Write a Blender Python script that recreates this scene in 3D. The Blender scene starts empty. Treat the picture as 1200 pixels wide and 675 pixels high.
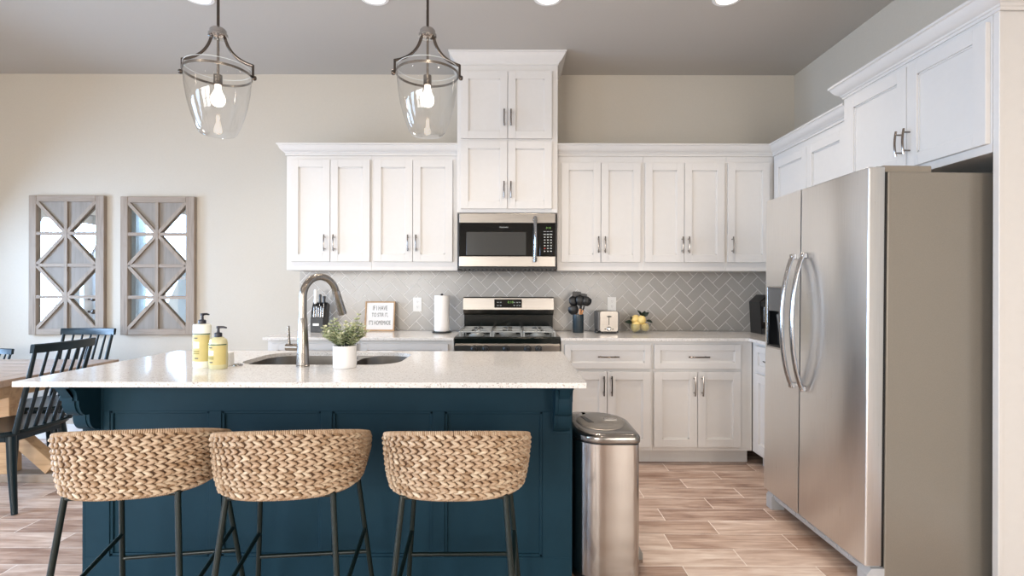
import bpy, bmesh, math, random
from mathutils import Vector, Matrix
random.seed(7)
R = math.radians
scene = bpy.context.scene
C = scene.collection

# ------------------------------------------------------------------ camera
cam_d = bpy.data.cameras.new('camera'); cam = bpy.data.objects.new('camera', cam_d); C.objects.link(cam)
cam_d.sensor_width = 36; cam_d.lens = 18.0; cam_d.clip_start = 0.05
cam.location = (0, 0, 1.268)
cam.rotation_euler = (Matrix.Rotation(R(90), 3, 'X')).to_euler()
cam.rotation_euler = (Matrix.Rotation(R(90), 3, 'X') @ Matrix.Rotation(R(0.12), 3, 'Z')).to_euler()
scene.camera = cam

# ------------------------------------------------------------------ view
vs = scene.view_settings
scene.display_settings.display_device = 'sRGB'
vs.view_transform = 'Standard'; vs.look = 'None'; vs.gamma = 1; vs.use_curve_mapping = False
vs.exposure = -1.53

# ------------------------------------------------------------------ world: pale daylight sky
w = bpy.data.worlds.new('sky'); scene.world = w; w.use_nodes = True
nt = w.node_tree; bg = nt.nodes['Background']
bg.inputs[0].default_value = (0.80, 0.90, 1.0, 1); bg.inputs[1].default_value = 2.0

# ------------------------------------------------------------------ daylight outside the left panes, added frontal fill outside the rear ones
def area(name, loc, rot, sx, sy, power, col, spread=180):
    d = bpy.data.lights.new(name, 'AREA'); d.shape = 'RECTANGLE'; d.size = sx; d.size_y = sy
    d.energy = power; d.color = col; d.spread = R(spread)
    o = bpy.data.objects.new(name, d); C.objects.link(o); o.location = loc; o.rotation_euler = rot
    return o
XL, XR, YB, YR, ZC = -4.6, 2.357, 4.28, -2.8, 3.05     # left, right, back, rear walls and ceiling
LEFT_WINDOWS = [(1.0, 2.35), (-1.5, -0.1)]
REAR_FILL_WINDOWS = [(-4.3, -2.9), (-2.7, -1.3), (1.15, 2.2)]  # made-up rear openings that carry the soft frontal fill
WZ0, WZ1 = 0.45, 2.35
for (a, b) in LEFT_WINDOWS:
    area('daylight', (XL - 0.30, (a+b)/2, (WZ0+WZ1)/2), (0, R(-65), 0), WZ1-WZ0, b-a, 350, (0.50, 0.71, 1.0), 150)
area('daylight', (XL - 0.30, 3.30, 1.15), (0, R(-60), 0), 1.8, 0.75, 400, (0.44, 0.66, 1.0), 165)
for (a, b) in REAR_FILL_WINDOWS:
    area('daylight', ((a+b)/2, YR - 0.30, (WZ0+WZ1)/2), (R(60), 0, 0), b-a, WZ1-WZ0, 240*(b-a), (1.0, 0.97, 0.93) if b < 0 else (1.0, 0.92, 0.84), 160)  # added lamps, soft fill from behind the camera
DOWNLIGHTS_AND_FILL = [(-1.93, 3.14), (-0.85, 3.14), (0.217, 3.14), (1.32, 3.14), (-2.2, 0.6), (0.0, 0.6), (1.6, 0.6),
              (-2.2, -1.8), (0.0, -1.8), (1.6, -1.8)]  # those behind the front row are unseen, added for extra light
DOWN_POWER, DOWN_COL, BULB_POWER = 15, (1.0, 0.86, 0.71), 4

# ------------------------------------------------------------------ materials
def lin(c):
    if isinstance(c, str):
        c = [int(c[i:i+2], 16)/255 for i in (0, 2, 4)]
    return tuple((x/12.92 if x <= 0.04045 else ((x+0.055)/1.055)**2.4) for x in c) + (1,)
class NT:
    def __init__(s, name):
        s.m = bpy.data.materials.new(name); s.m.use_nodes = True; s.t = s.m.node_tree
        s.b = s.t.nodes['Principled BSDF']; s.o = s.t.nodes['Material Output']
    def n(s, kind, **kw):
        x = s.t.nodes.new('ShaderNode'+kind)
        for k, v in kw.items():
            if k.startswith('i_'):
                key = k[2:]; key = int(key) if key.isdigit() else key.replace('_', ' ')
                x.inputs[key].default_value = v
            else: setattr(x, k, v)
        return x
    def l(s, a, b): s.t.links.new(a, b)
    def math(s, op, a, b=None, c=None):
        x = s.n('Math', operation=op)
        for i, v in enumerate((a, b, c)):
            if v is None: continue
            if isinstance(v, (int, float)): x.inputs[i].default_value = v
            else: s.l(v, x.inputs[i])
        return x.outputs[0]
    def ramp(s, fac, stops):
        x = s.n('ValToRGB'); s.l(fac, x.inputs[0]); e = x.color_ramp.elements
        while len(e) < len(stops): e.new(0.5)
        for k, (p, c) in enumerate(stops): e[k].position = p; e[k].color = c
        return x.outputs[0]
    def bump(s, h, strength=0.2, dist=0.002):
        x = s.n('Bump'); x.inputs['Strength'].default_value = strength; x.inputs['Distance'].default_value = dist
        s.l(h, x.inputs['Height']); s.l(x.outputs[0], s.b.inputs['Normal'])
def basic(name, col, rough=0.5, metal=0.0, spec=0.5, vary=0.03, scale=30, bump=0.0, coat=0.0):
    t = NT(name); t.b.inputs['Roughness'].default_value = rough; t.b.inputs['Metallic'].default_value = metal
    t.b.inputs['Specular IOR Level'].default_value = spec; t.b.inputs['Coat Weight'].default_value = coat
    c = lin(col)
    tc = t.n('TexCoord'); no = t.n('TexNoise', i_Scale=scale, i_Detail=4.0); t.l(tc.outputs['Object'], no.inputs['Vector'])
    lo = tuple(x*(1-vary) for x in c[:3])+(1,); hi = tuple(min(1, x*(1+vary)) for x in c[:3])+(1,)
    t.l(t.ramp(no.outputs['Fac'], [(0.3, lo), (0.7, hi)]), t.b.inputs['Base Color'])
    if bump: t.bump(no.outputs['Fac'], bump)
    return t.m
def brushed(name, col, rough=0.28, axis='z', vary=0.08, stretch=120, aniso=0.5, rot=0.0):
    t = NT(name); t.b.inputs['Metallic'].default_value = 1
    t.b.inputs['Anisotropic'].default_value = aniso
    tc = t.n('TexCoord'); mp = t.n('Mapping'); t.l(tc.outputs['Object'], mp.inputs[0])
    s = {'x': (1.5, stretch, stretch), 'y': (stretch, 1.5, stretch), 'z': (stretch, stretch, 1.5)}[axis]
    mp.inputs['Scale'].default_value = s
    no = t.n('TexNoise', i_Scale=4.0, i_Detail=3.0); t.l(mp.outputs[0], no.inputs['Vector'])
    c = lin(col); t.b.inputs['Anisotropic Rotation'].default_value = rot
    t.l(t.ramp(no.outputs['Fac'], [(0.3, tuple(x*(1-vary) for x in c[:3])+(1,)), (0.7, tuple(min(1, x*(1+vary)) for x in c[:3])+(1,))]), t.b.inputs['Base Color'])
    mr = t.n('MapRange'); t.l(no.outputs['Fac'], mr.inputs[0]); mr.inputs['To Min'].default_value = rough*0.8; mr.inputs['To Max'].default_value = rough*1.25
    t.l(mr.outputs[0], t.b.inputs['Roughness'])
    tg = t.n('Tangent', direction_type='RADIAL', axis='Z'); t.l(tg.outputs[0], t.b.inputs['Tangent'])
    return t.m
def wood(name, c1, c2, axis='x', scale=1.0, rough=0.55, bump=0.15):
    t = NT(name); t.b.inputs['Roughness'].default_value = rough
    tc = t.n('TexCoord'); mp = t.n('Mapping'); t.l(tc.outputs['Object'], mp.inputs[0])
    k = {'x': (2, 26, 26), 'y': (26, 2, 26), 'z': (26, 26, 2)}[axis]
    mp.inputs['Scale'].default_value = tuple(v*scale for v in k)
    n1 = t.n('TexNoise', i_Scale=1.6, i_Detail=8.0, i_Roughness=0.65, i_Distortion=0.6); t.l(mp.outputs[0], n1.inputs['Vector'])
    t.l(t.ramp(n1.outputs['Fac'], [(0.25, lin(c2)), (0.5, lin(c1)), (0.78, tuple(min(1, x*1.15) for x in lin(c1)[:3])+(1,))]), t.b.inputs['Base Color'])
    t.bump(n1.outputs['Fac'], bump, 0.001)
    return t.m
def emit(name, col, strength):
    t = NT(name); e = t.n('Emission'); e.inputs[0].default_value = lin(col); e.inputs[1].default_value = strength
    t.l(e.outputs[0], t.o.inputs[0]); return t.m
def thin_glass(name, tint=(1, 1, 1), gloss=1.0, ior=1.45, base=0.0):
    t = NT(name)
    tr = t.n('BsdfTransparent'); tr.inputs[0].default_value = (*tint, 1)
    gl = t.n('BsdfGlossy'); gl.inputs['Roughness'].default_value = 0.03
    ge = t.n('NewGeometry'); dt = t.n('VectorMath', operation='DOT_PRODUCT'); t.l(ge.outputs['Incoming'], dt.inputs[0]); t.l(ge.outputs['Normal'], dt.inputs[1])
    k = t.math('POWER', t.math('SUBTRACT', 1.0, t.math('ABSOLUTE', dt.outputs['Value'])), 5.0)
    f = t.math('MULTIPLY_ADD', k, 0.9*gloss, 0.035*gloss+base)   # Schlick reflectance of a thin sheet
    mx = t.n('MixShader'); t.l(f, mx.inputs[0]); t.l(tr.outputs[0], mx.inputs[1]); t.l(gl.outputs[0], mx.inputs[2])
    t.l(mx.outputs[0], t.o.inputs[0]); return t.m
def floor_mat():
    t = NT('wood look porcelain planks'); ge = t.n('NewGeometry'); sp = t.n('SeparateXYZ'); t.l(ge.outputs['Position'], sp.inputs[0])
    W, L = 0.1522, 0.607
    yy = t.math('DIVIDE', t.math('SUBTRACT', sp.outputs[1], 2.490-W*40), W)
    row = t.math('FLOOR', yy); fy = t.math('FRACT', yy)
    wn = t.n('TexWhiteNoise', noise_dimensions='1D'); t.l(row, wn.inputs['W'])
    par = t.math('MODULO', row, 2.0)
    off = t.math('ADD', t.math('MULTIPLY', par, 0.28), t.math('MULTIPLY', wn.outputs['Value'], 0.13))
    # rows seen in the photo: joints near 0.20 and 0.50 of the plank pitch in turn
    xx = t.math('DIVIDE', t.math('ADD', t.math('SUBTRACT', sp.outputs[0], t.math('ADD', off, 0.16)), L*40), L)
    col = t.math('FLOOR', xx); fx = t.math('FRACT', xx)
    gx = t.math('LESS_THAN', t.math('MINIMUM', fx, t.math('SUBTRACT', 1.0, fx)), 0.0019/L)
    gy = t.math('LESS_THAN', t.math('MINIMUM', fy, t.math('SUBTRACT', 1.0, fy)), 0.0016/W)
    gr = t.math('MAXIMUM', gx, gy)
    cb = t.n('CombineXYZ'); t.l(col, cb.inputs[0]); t.l(row, cb.inputs[1])
    wn2 = t.n('TexWhiteNoise', noise_dimensions='3D'); t.l(cb.outputs[0], wn2.inputs['Vector'])
    # grain
    vm = t.n('VectorMath', operation='MULTIPLY_ADD'); t.l(ge.outputs['Position'], vm.inputs[0]); vm.inputs[1].default_value = (2.6, 24, 1)
    sc = t.n('VectorMath', operation='SCALE'); t.l(wn2.outputs['Color'], sc.inputs[0]); sc.inputs['Scale'].default_value = 40
    t.l(sc.outputs[0], vm.inputs[2])
    n1 = t.n('TexNoise', i_Scale=1.0, i_Detail=7.0, i_Roughness=0.62, i_Distortion=0.8); t.l(vm.outputs[0], n1.inputs['Vector'])
    vm2 = t.n('VectorMath', operation='MULTIPLY_ADD'); t.l(ge.outputs['Position'], vm2.inputs[0]); vm2.inputs[1].default_value = (3.0, 9, 1); t.l(sc.outputs[0], vm2.inputs[2])
    n2 = t.n('TexNoise', i_Scale=1.0, i_Detail=3.0); t.l(vm2.outputs[0], n2.inputs['Vector'])
    f = t.math('ADD', t.math('MULTIPLY', n1.outputs['Fac'], 0.62), t.math('MULTIPLY', n2.outputs['Fac'], 0.42))
    f = t.math('ADD', t.math('SUBTRACT', f, 0.03), t.math('MULTIPLY', t.math('SUBTRACT', wn2.outputs['Value'], 0.5), 0.20))
    c = t.ramp(f, [(0.30, lin('87695a')), (0.43, lin('b09483')), (0.56, lin('cfb7a7')), (0.70, lin('ecdccf'))])
    mx = t.n('Mix', data_type='RGBA'); t.l(gr, mx.inputs['Factor']); t.l(c, mx.inputs['A']); mx.inputs['B'].default_value = lin('f2e8de')
    t.l(mx.outputs['Result'], t.b.inputs['Base Color'])
    t.b.inputs['Roughness'].default_value = 0.33
    t.bump(t.math('SUBTRACT', t.math('MULTIPLY', n1.outputs['Fac'], 0.3), gr), 0.35, 0.0015)
    return t.m
def quartz():
    t = NT('white speckled quartz'); t.b.inputs['Roughness'].default_value = 0.10; t.b.inputs['Specular IOR Level'].default_value = 0.5
    tc = t.n('TexCoord')
    v = t.n('TexVoronoi', i_Scale=260.0); t.l(tc.outputs['Object'], v.inputs['Vector'])
    wn = t.n('TexWhiteNoise', noise_dimensions='3D'); t.l(v.outputs['Color'], wn.inputs['Vector'])
    c = t.ramp(wn.outputs['Value'], [(0.0, lin('a8a199')), (0.09, lin('cfc9c2')), (0.16, lin('dcd8d3')), (0.93, lin('e2deda')), (1.0, lin('f7f5f2'))])
    t.l(c, t.b.inputs['Base Color']); return t.m
def attr_mat(name, stops, rough=0.6, spec=0.4, noise=60, coat=0):
    t = NT(name); t.b.inputs['Roughness'].default_value = rough; t.b.inputs['Specular IOR Level'].default_value = spec
    t.b.inputs['Coat Weight'].default_value = coat
    a = t.n('Attribute', attribute_name='rnd'); tc = t.n('TexCoord')
    no = t.n('TexNoise', i_Scale=noise, i_Detail=3.0); t.l(tc.outputs['Object'], no.inputs['Vector'])
    f = t.math('ADD', t.math('MULTIPLY', a.outputs['Fac'], 0.75), t.math('MULTIPLY', no.outputs['Fac'], 0.25))
    t.l(t.ramp(f, [(p, lin(c)) for p, c in stops]), t.b.inputs['Base Color'])
    return t.m
M = {}
M['cab'] = basic('white cabinet paint', 'd8d5d1', 0.38, vary=0.01, spec=0.35)
M['wall'] = basic('pale greige wall paint', 'c6beb1', 0.85, vary=0.015, scale=90, bump=0.03, spec=0.2)
M['ceil'] = basic('flat ceiling paint', 'bfbab3', 0.9, vary=0.01, scale=90, bump=0.03, spec=0.2)
M['trim'] = basic('white trim paint', 'efefee', 0.4, vary=0.01)
M['floor'] = floor_mat()
M['quartz'] = quartz()
M['tile'] = attr_mat('grey glazed backsplash tile', [(0.0, 'aaa49c'), (0.5, 'afa9a1'), (1.0, 'b4aea6')], 0.22, 0.4, 8)
M['grout'] = basic('white grout', 'eeebe6', 0.8)
M['teal'] = basic('deep blue green cabinet paint', '15323f', 0.55, vary=0.03, spec=0.15)
M['steel'] = brushed('brushed stainless steel', 'b5b1ac', 0.17, 'z', vary=0.04, stretch=200, aniso=0.3)
M['steel_h'] = brushed('horizontally brushed stainless steel', '9c968f', 0.30, 'x')
M['steel_v'] = brushed('smooth fridge steel', 'e6e7e8', 0.30, 'z', vary=0.03, stretch=60, aniso=0.85, rot=0.25)
M['nickel'] = brushed('brushed nickel', '969089', 0.25, 'z', vary=0.03)
M['bronze'] = basic('dark satin nickel', '5e5650', 0.25, metal=1)
M['pull'] = basic('dark nickel pull', '857e78', 0.2, metal=1)
M['chrome'] = basic('polished steel', 'b4b2b0', 0.16, metal=1, vary=0.01)
M['black'] = basic('black plastic', '101113', 0.35, vary=0.05)
M['blackgloss'] = basic('black glass', '060809', 0.05, vary=0.0)
M['darkgreen'] = basic('black enamel', '0c1210', 0.12, vary=0.0)
M['iron'] = basic('grey cast iron', '999b99', 0.35, metal=0.4, bump=0.1)
M['pane'] = thin_glass('window pane')
M['glass'] = thin_glass('clear pendant glass', (0.97, 0.975, 0.98), 1.3, 1.4, 0.02)
M['bowlglass'] = thin_glass('clear bowl glass', (0.90, 0.92, 0.90), 2.0, 1.4, 0.07)
M['mirror'] = basic('silvered mirror', 'e4ebee', 0.015, metal=1, vary=0.0)
M['rustic'] = wood('weathered pale wood', '98897a', '7b6c5d', 'z', 1.0, 0.7)
M['rustic_x'] = wood('weathered pale wood', '98897a', '7b6c5d', 'x', 1.0, 0.7)
M['rustic_in'] = wood('whitewashed wood board', '8e867d', '7a7269', 'z', 0.6, 0.8)
M['table'] = wood('worn table wood', 'a9917e', '75604f', 'x', 0.6, 0.35)
M['tableleg'] = wood('natural pine', 'c4a27c', 'a27f5b', 'x', 0.6, 0.55)
M['chair'] = basic('dark blue black chair paint', '0c1d22', 0.3, vary=0.03, spec=0.35)
M['stoolmetal'] = basic('dark green black metal', '101d1b', 0.32, vary=0.03, spec=0.4)
M['braid'] = attr_mat('woven water hyacinth', [(0.05, '6b4f38'), (0.25, '94795c'), (0.5, 'ae957c'), (0.8, 'c3b097'), (1.0, 'd8cab4')], 0.6, 0.3, 90)
M['braidbase'] = basic('woven backing', '5a4330', 0.8, vary=0.2)
M['white'] = basic('white ceramic', 'e8e6e4', 0.3, vary=0.01)
M['plastic_w'] = basic('white plastic', 'ebe9e4', 0.35, vary=0.01)
M['paper'] = basic('white paper', 'f2efec', 0.9, vary=0.01, scale=200, bump=0.1)
M['leaf'] = attr_mat('pale variegated leaves', [(0.1, '66784f'), (0.35, '97a67c'), (0.65, 'c6cba4'), (1.0, 'ecebcf')], 0.5, 0.3, 40)
M['leafdark'] = basic('dark green leaf', '25372a', 0.35, vary=0.2)
M['lemon'] = basic('lemon skin', 'e8cc82', 0.4, vary=0.08, bump=0.15, scale=120)
M['liquid'] = basic('yellow soap bottle', 'cbc59c', 0.2, vary=0.02)
M['soapwhite'] = basic('milky bottle', 'eeeee0', 0.25, vary=0.01)
M['label'] = basic('mustard paper label', 'c4b474', 0.5, vary=0.05)
M['labelgreen'] = basic('dark green band', '3f5a3c', 0.5)
M['labelwhite'] = basic('white label patch', 'f0efe8', 0.5)
M['ink'] = basic('grey ink', '5d5a52', 0.6)
M['ink2'] = basic('olive ink', '8f8442', 0.6)
M['wood'] = wood('light oak', 'bb9872', '9a7a58', 'x', 2, 0.5)
M['copper'] = basic('orange wood handle', 'd89a68', 0.35, vary=0.06)
M['fridge_side'] = basic('grey painted fridge side', '8f897f', 0.32, metal=0.35, vary=0.05, scale=300, bump=0.05)
M['lampglow'] = emit('downlight diffuser glow', 'fff2e0', 14)
M['bulb'] = emit('bulb glow', 'ffeedd', 22)
M['filament'] = emit('filament glow', 'fff0e0', 8)
M['led'] = emit('green display digits', 'b9f08a', 1.3)
M['key'] = basic('pale key print', 'b4bab8', 0.5)
M['redkey'] = basic('red key print', 'b04a44', 0.5)
M['curtain'] = basic('white linen curtain', 'e4e8e8', 0.9, vary=0.02)
M['sofa'] = basic('grey fabric', '8d8b8a', 0.9, vary=0.1, bump=0.2)
M['fruitwood'] = basic('tan plastic', 'c98d5a', 0.4)

# ------------------------------------------------------------------ mesh helpers
def bm_new(): return bmesh.new()
def merge(bm, other, mat=None):
    me = bpy.data.meshes.new('tmp'); other.to_mesh(me); other.free()
    if mat is not None: me.transform(mat)
    bm.from_mesh(me); bpy.data.meshes.remove(me)
def box(bm, x0, x1, y0, y1, z0, z1, bev=0.0, seg=1, mat=None):
    t = bmesh.new()
    if x1 < x0: x0, x1 = x1, x0
    if y1 < y0: y0, y1 = y1, y0
    if z1 < z0: z0, z1 = z1, z0
    bmesh.ops.create_cube(t, size=1, matrix=Matrix.Translation(((x0+x1)/2, (y0+y1)/2, (z0+z1)/2)) @ Matrix.Diagonal((x1-x0, y1-y0, z1-z0, 1)))
    if bev:
        bev = min(bev, 0.45*min(x1-x0, y1-y0, z1-z0))
        bmesh.ops.bevel(t, geom=t.edges[:], offset=bev, segments=seg, profile=0.5, affect='EDGES')
    merge(bm, t, mat)
def bar(bm, p, q, w, d=None, bev=0.0, up=(0, 0, 1)):
    """box of section w x d from p to q"""
    p, q = Vector(p), Vector(q); d = d or w; ax = (q-p); L = ax.length; ax.normalize(); up = Vector(up)
    if abs(ax.dot(up)) > 0.99: up = Vector((0, 1, 0))
    s = ax.cross(up).normalized(); u = s.cross(ax).normalized()
    m = Matrix((s, u, ax)).transposed().to_4x4(); m.translation = (p+q)/2
    t = bmesh.new(); bmesh.ops.create_cube(t, size=1, matrix=Matrix.Diagonal((w, d, L, 1)))
    if bev: bmesh.ops.bevel(t, geom=t.edges[:], offset=bev, segments=1, affect='EDGES')
    merge(bm, t, m)
def cyl(bm, p, q, r1, r2=None, seg=24, cap=True):
    p, q = Vector(p), Vector(q); r2 = r1 if r2 is None else r2
    ax = q-p; L = ax.length; t = bmesh.new()
    bmesh.ops.create_cone(t, cap_ends=cap, segments=seg, radius1=r1, radius2=r2, depth=L)
    m = ax.to_track_quat('Z', 'Y').to_matrix().to_4x4(); m.translation = (p+q)/2
    merge(bm, t, m)
def lathe(bm, prof, seg=48, loc=(0, 0, 0), close=False, squash=None, mat=None):
    """prof: list of (r, z)"""
    t = bmesh.new(); rings = []
    for (r, z) in prof:
        if r < 1e-6: rings.append([t.verts.new((0, 0, z))])
        else: rings.append([t.verts.new((r*math.cos(2*math.pi*k/seg), r*math.sin(2*math.pi*k/seg), z)) for k in range(seg)])
    n = len(rings)
    for i in range(n if close else n-1):
        a, b = rings[i], rings[(i+1) % n]
        for k in range(seg):
            k2 = (k+1) % seg
            if len(a) == 1 and len(b) == 1: continue
            if len(a) == 1: t.faces.new((a[0], b[k2], b[k]))
            elif len(b) == 1: t.faces.new((a[k], a[k2], b[0]))
            else: t.faces.new((a[k], a[k2], b[k2], b[k]))
    m = Matrix.Translation(loc)
    if squash: m = m @ Matrix.Diagonal((squash[0], squash[1], squash[2], 1))
    if mat is not None: m = mat @ m
    bmesh.ops.recalc_face_normals(t, faces=t.faces[:])
    merge(bm, t, m)
def tube(bm, pts, r, seg=12, cap=True, flat=None):
    """swept tube; r number or list; flat=(a,b) multiplies section"""
    pts = [Vector(p) for p in pts]; n = len(pts); t = bmesh.new(); rings = []
    rr = r if isinstance(r, (list, tuple)) else [r]*n
    up = None
    for i in range(n):
        d = (pts[min(i+1, n-1)]-pts[max(i-1, 0)]).normalized()
        if up is None:
            up = Vector((0, 0, 1)) if abs(d.z) < 0.9 else Vector((1, 0, 0))
        s = d.cross(up).normalized(); u = s.cross(d).normalized(); up = u
        fa, fb = flat or (1, 1)
        rings.append([t.verts.new(pts[i] + s*(rr[i]*fa*math.cos(2*math.pi*k/seg)) + u*(rr[i]*fb*math.sin(2*math.pi*k/seg))) for k in range(seg)])
    for i in range(n-1):
        for k in range(seg): t.faces.new((rings[i][k], rings[i][(k+1) % seg], rings[i+1][(k+1) % seg], rings[i+1][k]))
    if cap: t.faces.new(rings[0][::-1]); t.faces.new(rings[-1])
    bmesh.ops.recalc_face_normals(t, faces=t.faces[:])
    merge(bm, t)
def prism(bm, poly, axis, a, b, mat=None):
    """poly: 2-D outline, extruded along axis from a to b. x: (y,z)  y: (x,z)  z: (x,y)"""
    f = {'x': lambda u, v, w: (w, u, v), 'y': lambda u, v, w: (u, w, v), 'z': lambda u, v, w: (u, v, w)}[axis]
    t = bmesh.new()
    A = [t.verts.new(f(u, v, a)) for u, v in poly]; B = [t.verts.new(f(u, v, b)) for u, v in poly]
    n = len(poly)
    t.faces.new(A); t.faces.new(B[::-1])
    for i in range(n): t.faces.new((A[i], A[(i+1) % n], B[(i+1) % n], B[i]))
    bmesh.ops.recalc_face_normals(t, faces=t.faces[:])
    merge(bm, t, mat)
def rrect(x0, x1, y0, y1, r, n=8):
    out = []
    for cx, cy, a0 in ((x1-r, y1-r, 0), (x0+r, y1-r, 90), (x0+r, y0+r, 180), (x1-r, y0+r, 270)):
        for k in range(n+1):
            a = R(a0+90*k/n); out.append((cx+r*math.cos(a), cy+r*math.sin(a)))
    return out
def loft(bm, rings, cap0=True, cap1=True):
    t = bmesh.new(); V = [[t.verts.new(p) for p in ring] for ring in rings]; n = len(V[0])
    for i in range(len(V)-1):
        for k in range(n): t.faces.new((V[i][k], V[i][(k+1) % n], V[i+1][(k+1) % n], V[i+1][k]))
    if cap0: t.faces.new(V[0][::-1])
    if cap1: t.faces.new(V[-1])
    bmesh.ops.recalc_face_normals(t, faces=t.faces[:])
    merge(bm, t)
def slab_hole(bm, outer, holes, z0, z1):
    t = bmesh.new()
    for loop in [outer]+holes:
        vs_ = [t.verts.new((x, y, z1)) for x, y in loop]
        for i in range(len(vs_)): t.edges.new((vs_[i], vs_[(i+1) % len(vs_)]))
    bmesh.ops.triangle_fill(t, use_beauty=True, use_dissolve=False, edges=t.edges[:])
    r = bmesh.ops.extrude_face_region(t, geom=t.faces[:])
    for v in [g for g in r['geom'] if isinstance(g, bmesh.types.BMVert)]: v.co.z = z0
    bmesh.ops.recalc_face_normals(t, faces=t.faces[:])
    merge(bm, t)

WM = {}
def obj(name, bm, m, parent=None, smooth=None, **props):
    me = bpy.data.meshes.new(name); bm.to_mesh(me); bm.free()
    o = bpy.data.objects.new(name, me); C.objects.link(o)
    for mm in (m if isinstance(m, (list, tuple)) else [m]): me.materials.append(mm)
    if smooth is not None:
        me.shade_smooth()
        me.set_sharp_from_angle(angle=R(smooth))
    if parent is not None:
        W = WM[parent.name]; me.transform(W.inverted()); o.parent = parent; WM[o.name] = W
    else:
        co = [v.co for v in me.vertices]
        lo = Vector([min(c[i] for c in co) for i in range(3)]); hi = Vector([max(c[i] for c in co) for i in range(3)])
        p = Vector(((lo.x+hi.x)/2, (lo.y+hi.y)/2, lo.z)); me.transform(Matrix.Translation(-p)); o.location = p
        WM[o.name] = Matrix.Translation(p)
    for k, v in props.items(): o[k] = v
    return o
def thing(name, label, cat, loc=(0, 0, 0), rotz=0, group=None):
    o = bpy.data.objects.new(name, None); C.objects.link(o); o.empty_display_size = 0.05
    o.location = loc; o.rotation_euler = (0, 0, rotz)
    WM[o.name] = Matrix.Translation(loc) @ Matrix.Rotation(rotz, 4, 'Z')
    o['label'] = label; o['category'] = cat
    if group: o['group'] = group
    return o
def tag(o, label, cat, group=None):
    o['label'] = label; o['category'] = cat
    if group: o['group'] = group
    return o
def struct(name, bm, m, parent=None, smooth=None):
    o = obj(name, bm, m, parent, smooth)
    if parent is None: o['kind'] = 'structure'
    return o
def dup(root, loc, rotz, label, group=None):
    r = root.copy(); C.objects.link(r); r.location = loc; r.rotation_euler = (0, 0, rotz); r['label'] = label
    if group: r['group'] = group
    for ch in list(root.children):
        c = ch.copy(); C.objects.link(c); c.parent = r
        for g in list(ch.children):
            d = g.copy(); C.objects.link(d); d.parent = c
    return r
def text(name, body, x, y, z, width, height, m, parent, rot=(R(90), 0, 0), ext=0.0004, **kw):
    cu = bpy.data.curves.new('t', 'FONT'); cu.body = body; cu.extrude = 0.0; cu.align_x = 'LEFT'
    to = bpy.data.objects.new('t', cu); C.objects.link(to)
    bpy.context.view_layer.update()
    dg = bpy.context.evaluated_depsgraph_get()
    me = bpy.data.meshes.new_from_object(to.evaluated_get(dg))
    bm = bmesh.new(); bm.from_mesh(me); bpy.data.meshes.remove(me)
    bpy.data.objects.remove(to); bpy.data.curves.remove(cu)
    xs = [v.co.x for v in bm.verts]; ys = [v.co.y for v in bm.verts]
    cx, cy = (min(xs)+max(xs))/2, (min(ys)+max(ys))/2
    sx = width/(max(xs)-min(xs)); sy = height/(max(ys)-min(ys))
    for v in bm.verts: v.co = Vector(((v.co.x-cx)*sx, (v.co.y-cy)*sy, 0))
    r = bmesh.ops.extrude_face_region(bm, geom=bm.faces[:])
    for v in [g for g in r['geom'] if isinstance(g, bmesh.types.BMVert)]: v.co.z += ext
    from mathutils import Euler
    bm.transform(Matrix.Translation((x, y, z)) @ Euler(rot).to_matrix().to_4x4())
    return obj(name, bm, m, parent)
def set_rnd(o, vals, per_vert):
    a = o.data.attributes.new('rnd', 'FLOAT', 'POINT')
    for i, d in enumerate(a.data): d.value = per_vert[i]

# ================================================================== ROOM SHELL
bm = bm_new(); box(bm, XL-0.15, XR+0.15, YR-0.15, YB+0.15, -0.1, 0); struct('floor', bm, M['floor'])
bm = bm_new(); box(bm, XL-0.15, XR+0.15, YR-0.15, YB+0.15, ZC, ZC+0.1); struct('ceiling', bm, M['ceil'])
bm = bm_new(); box(bm, XL-0.15, XR+0.15, YB, YB+0.15, 0, ZC); struct('wall_back', bm, M['wall'])
bm = bm_new(); box(bm, XR, XR+0.15, YR, YB, 0, ZC); struct('wall_right', bm, M['wall'])
def holed(name, along, lo, hi, p0, p1, holes):
    """wall with rectangular holes (a,b,z0,z1)"""
    bm = bm_new(); cur = lo
    def bb(a, b, z0, z1):
        if b-a < 1e-4 or z1-z0 < 1e-4: return
        if along == 'y': box(bm, p0, p1, a, b, z0, z1)
        else: box(bm, a, b, p0, p1, z0, z1)
    for (a, b, z0, z1) in sorted(holes):
        bb(cur, a, 0, ZC); bb(a, b, 0, z0); bb(a, b, z1, ZC); cur = b
    bb(cur, hi, 0, ZC)
    return struct(name, bm, M['wall'])
holed('wall_left', 'y', YR, YB, XL-0.15, XL, [(a, b, WZ0, WZ1) for a, b in LEFT_WINDOWS] + [(2.85, 3.75, 0, 2.1)])
holed('wall_rear', 'x', XL-0.15, XR+0.15, YR-0.15, YR, [(a, b, WZ0, WZ1) for a, b in REAR_FILL_WINDOWS])
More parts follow.
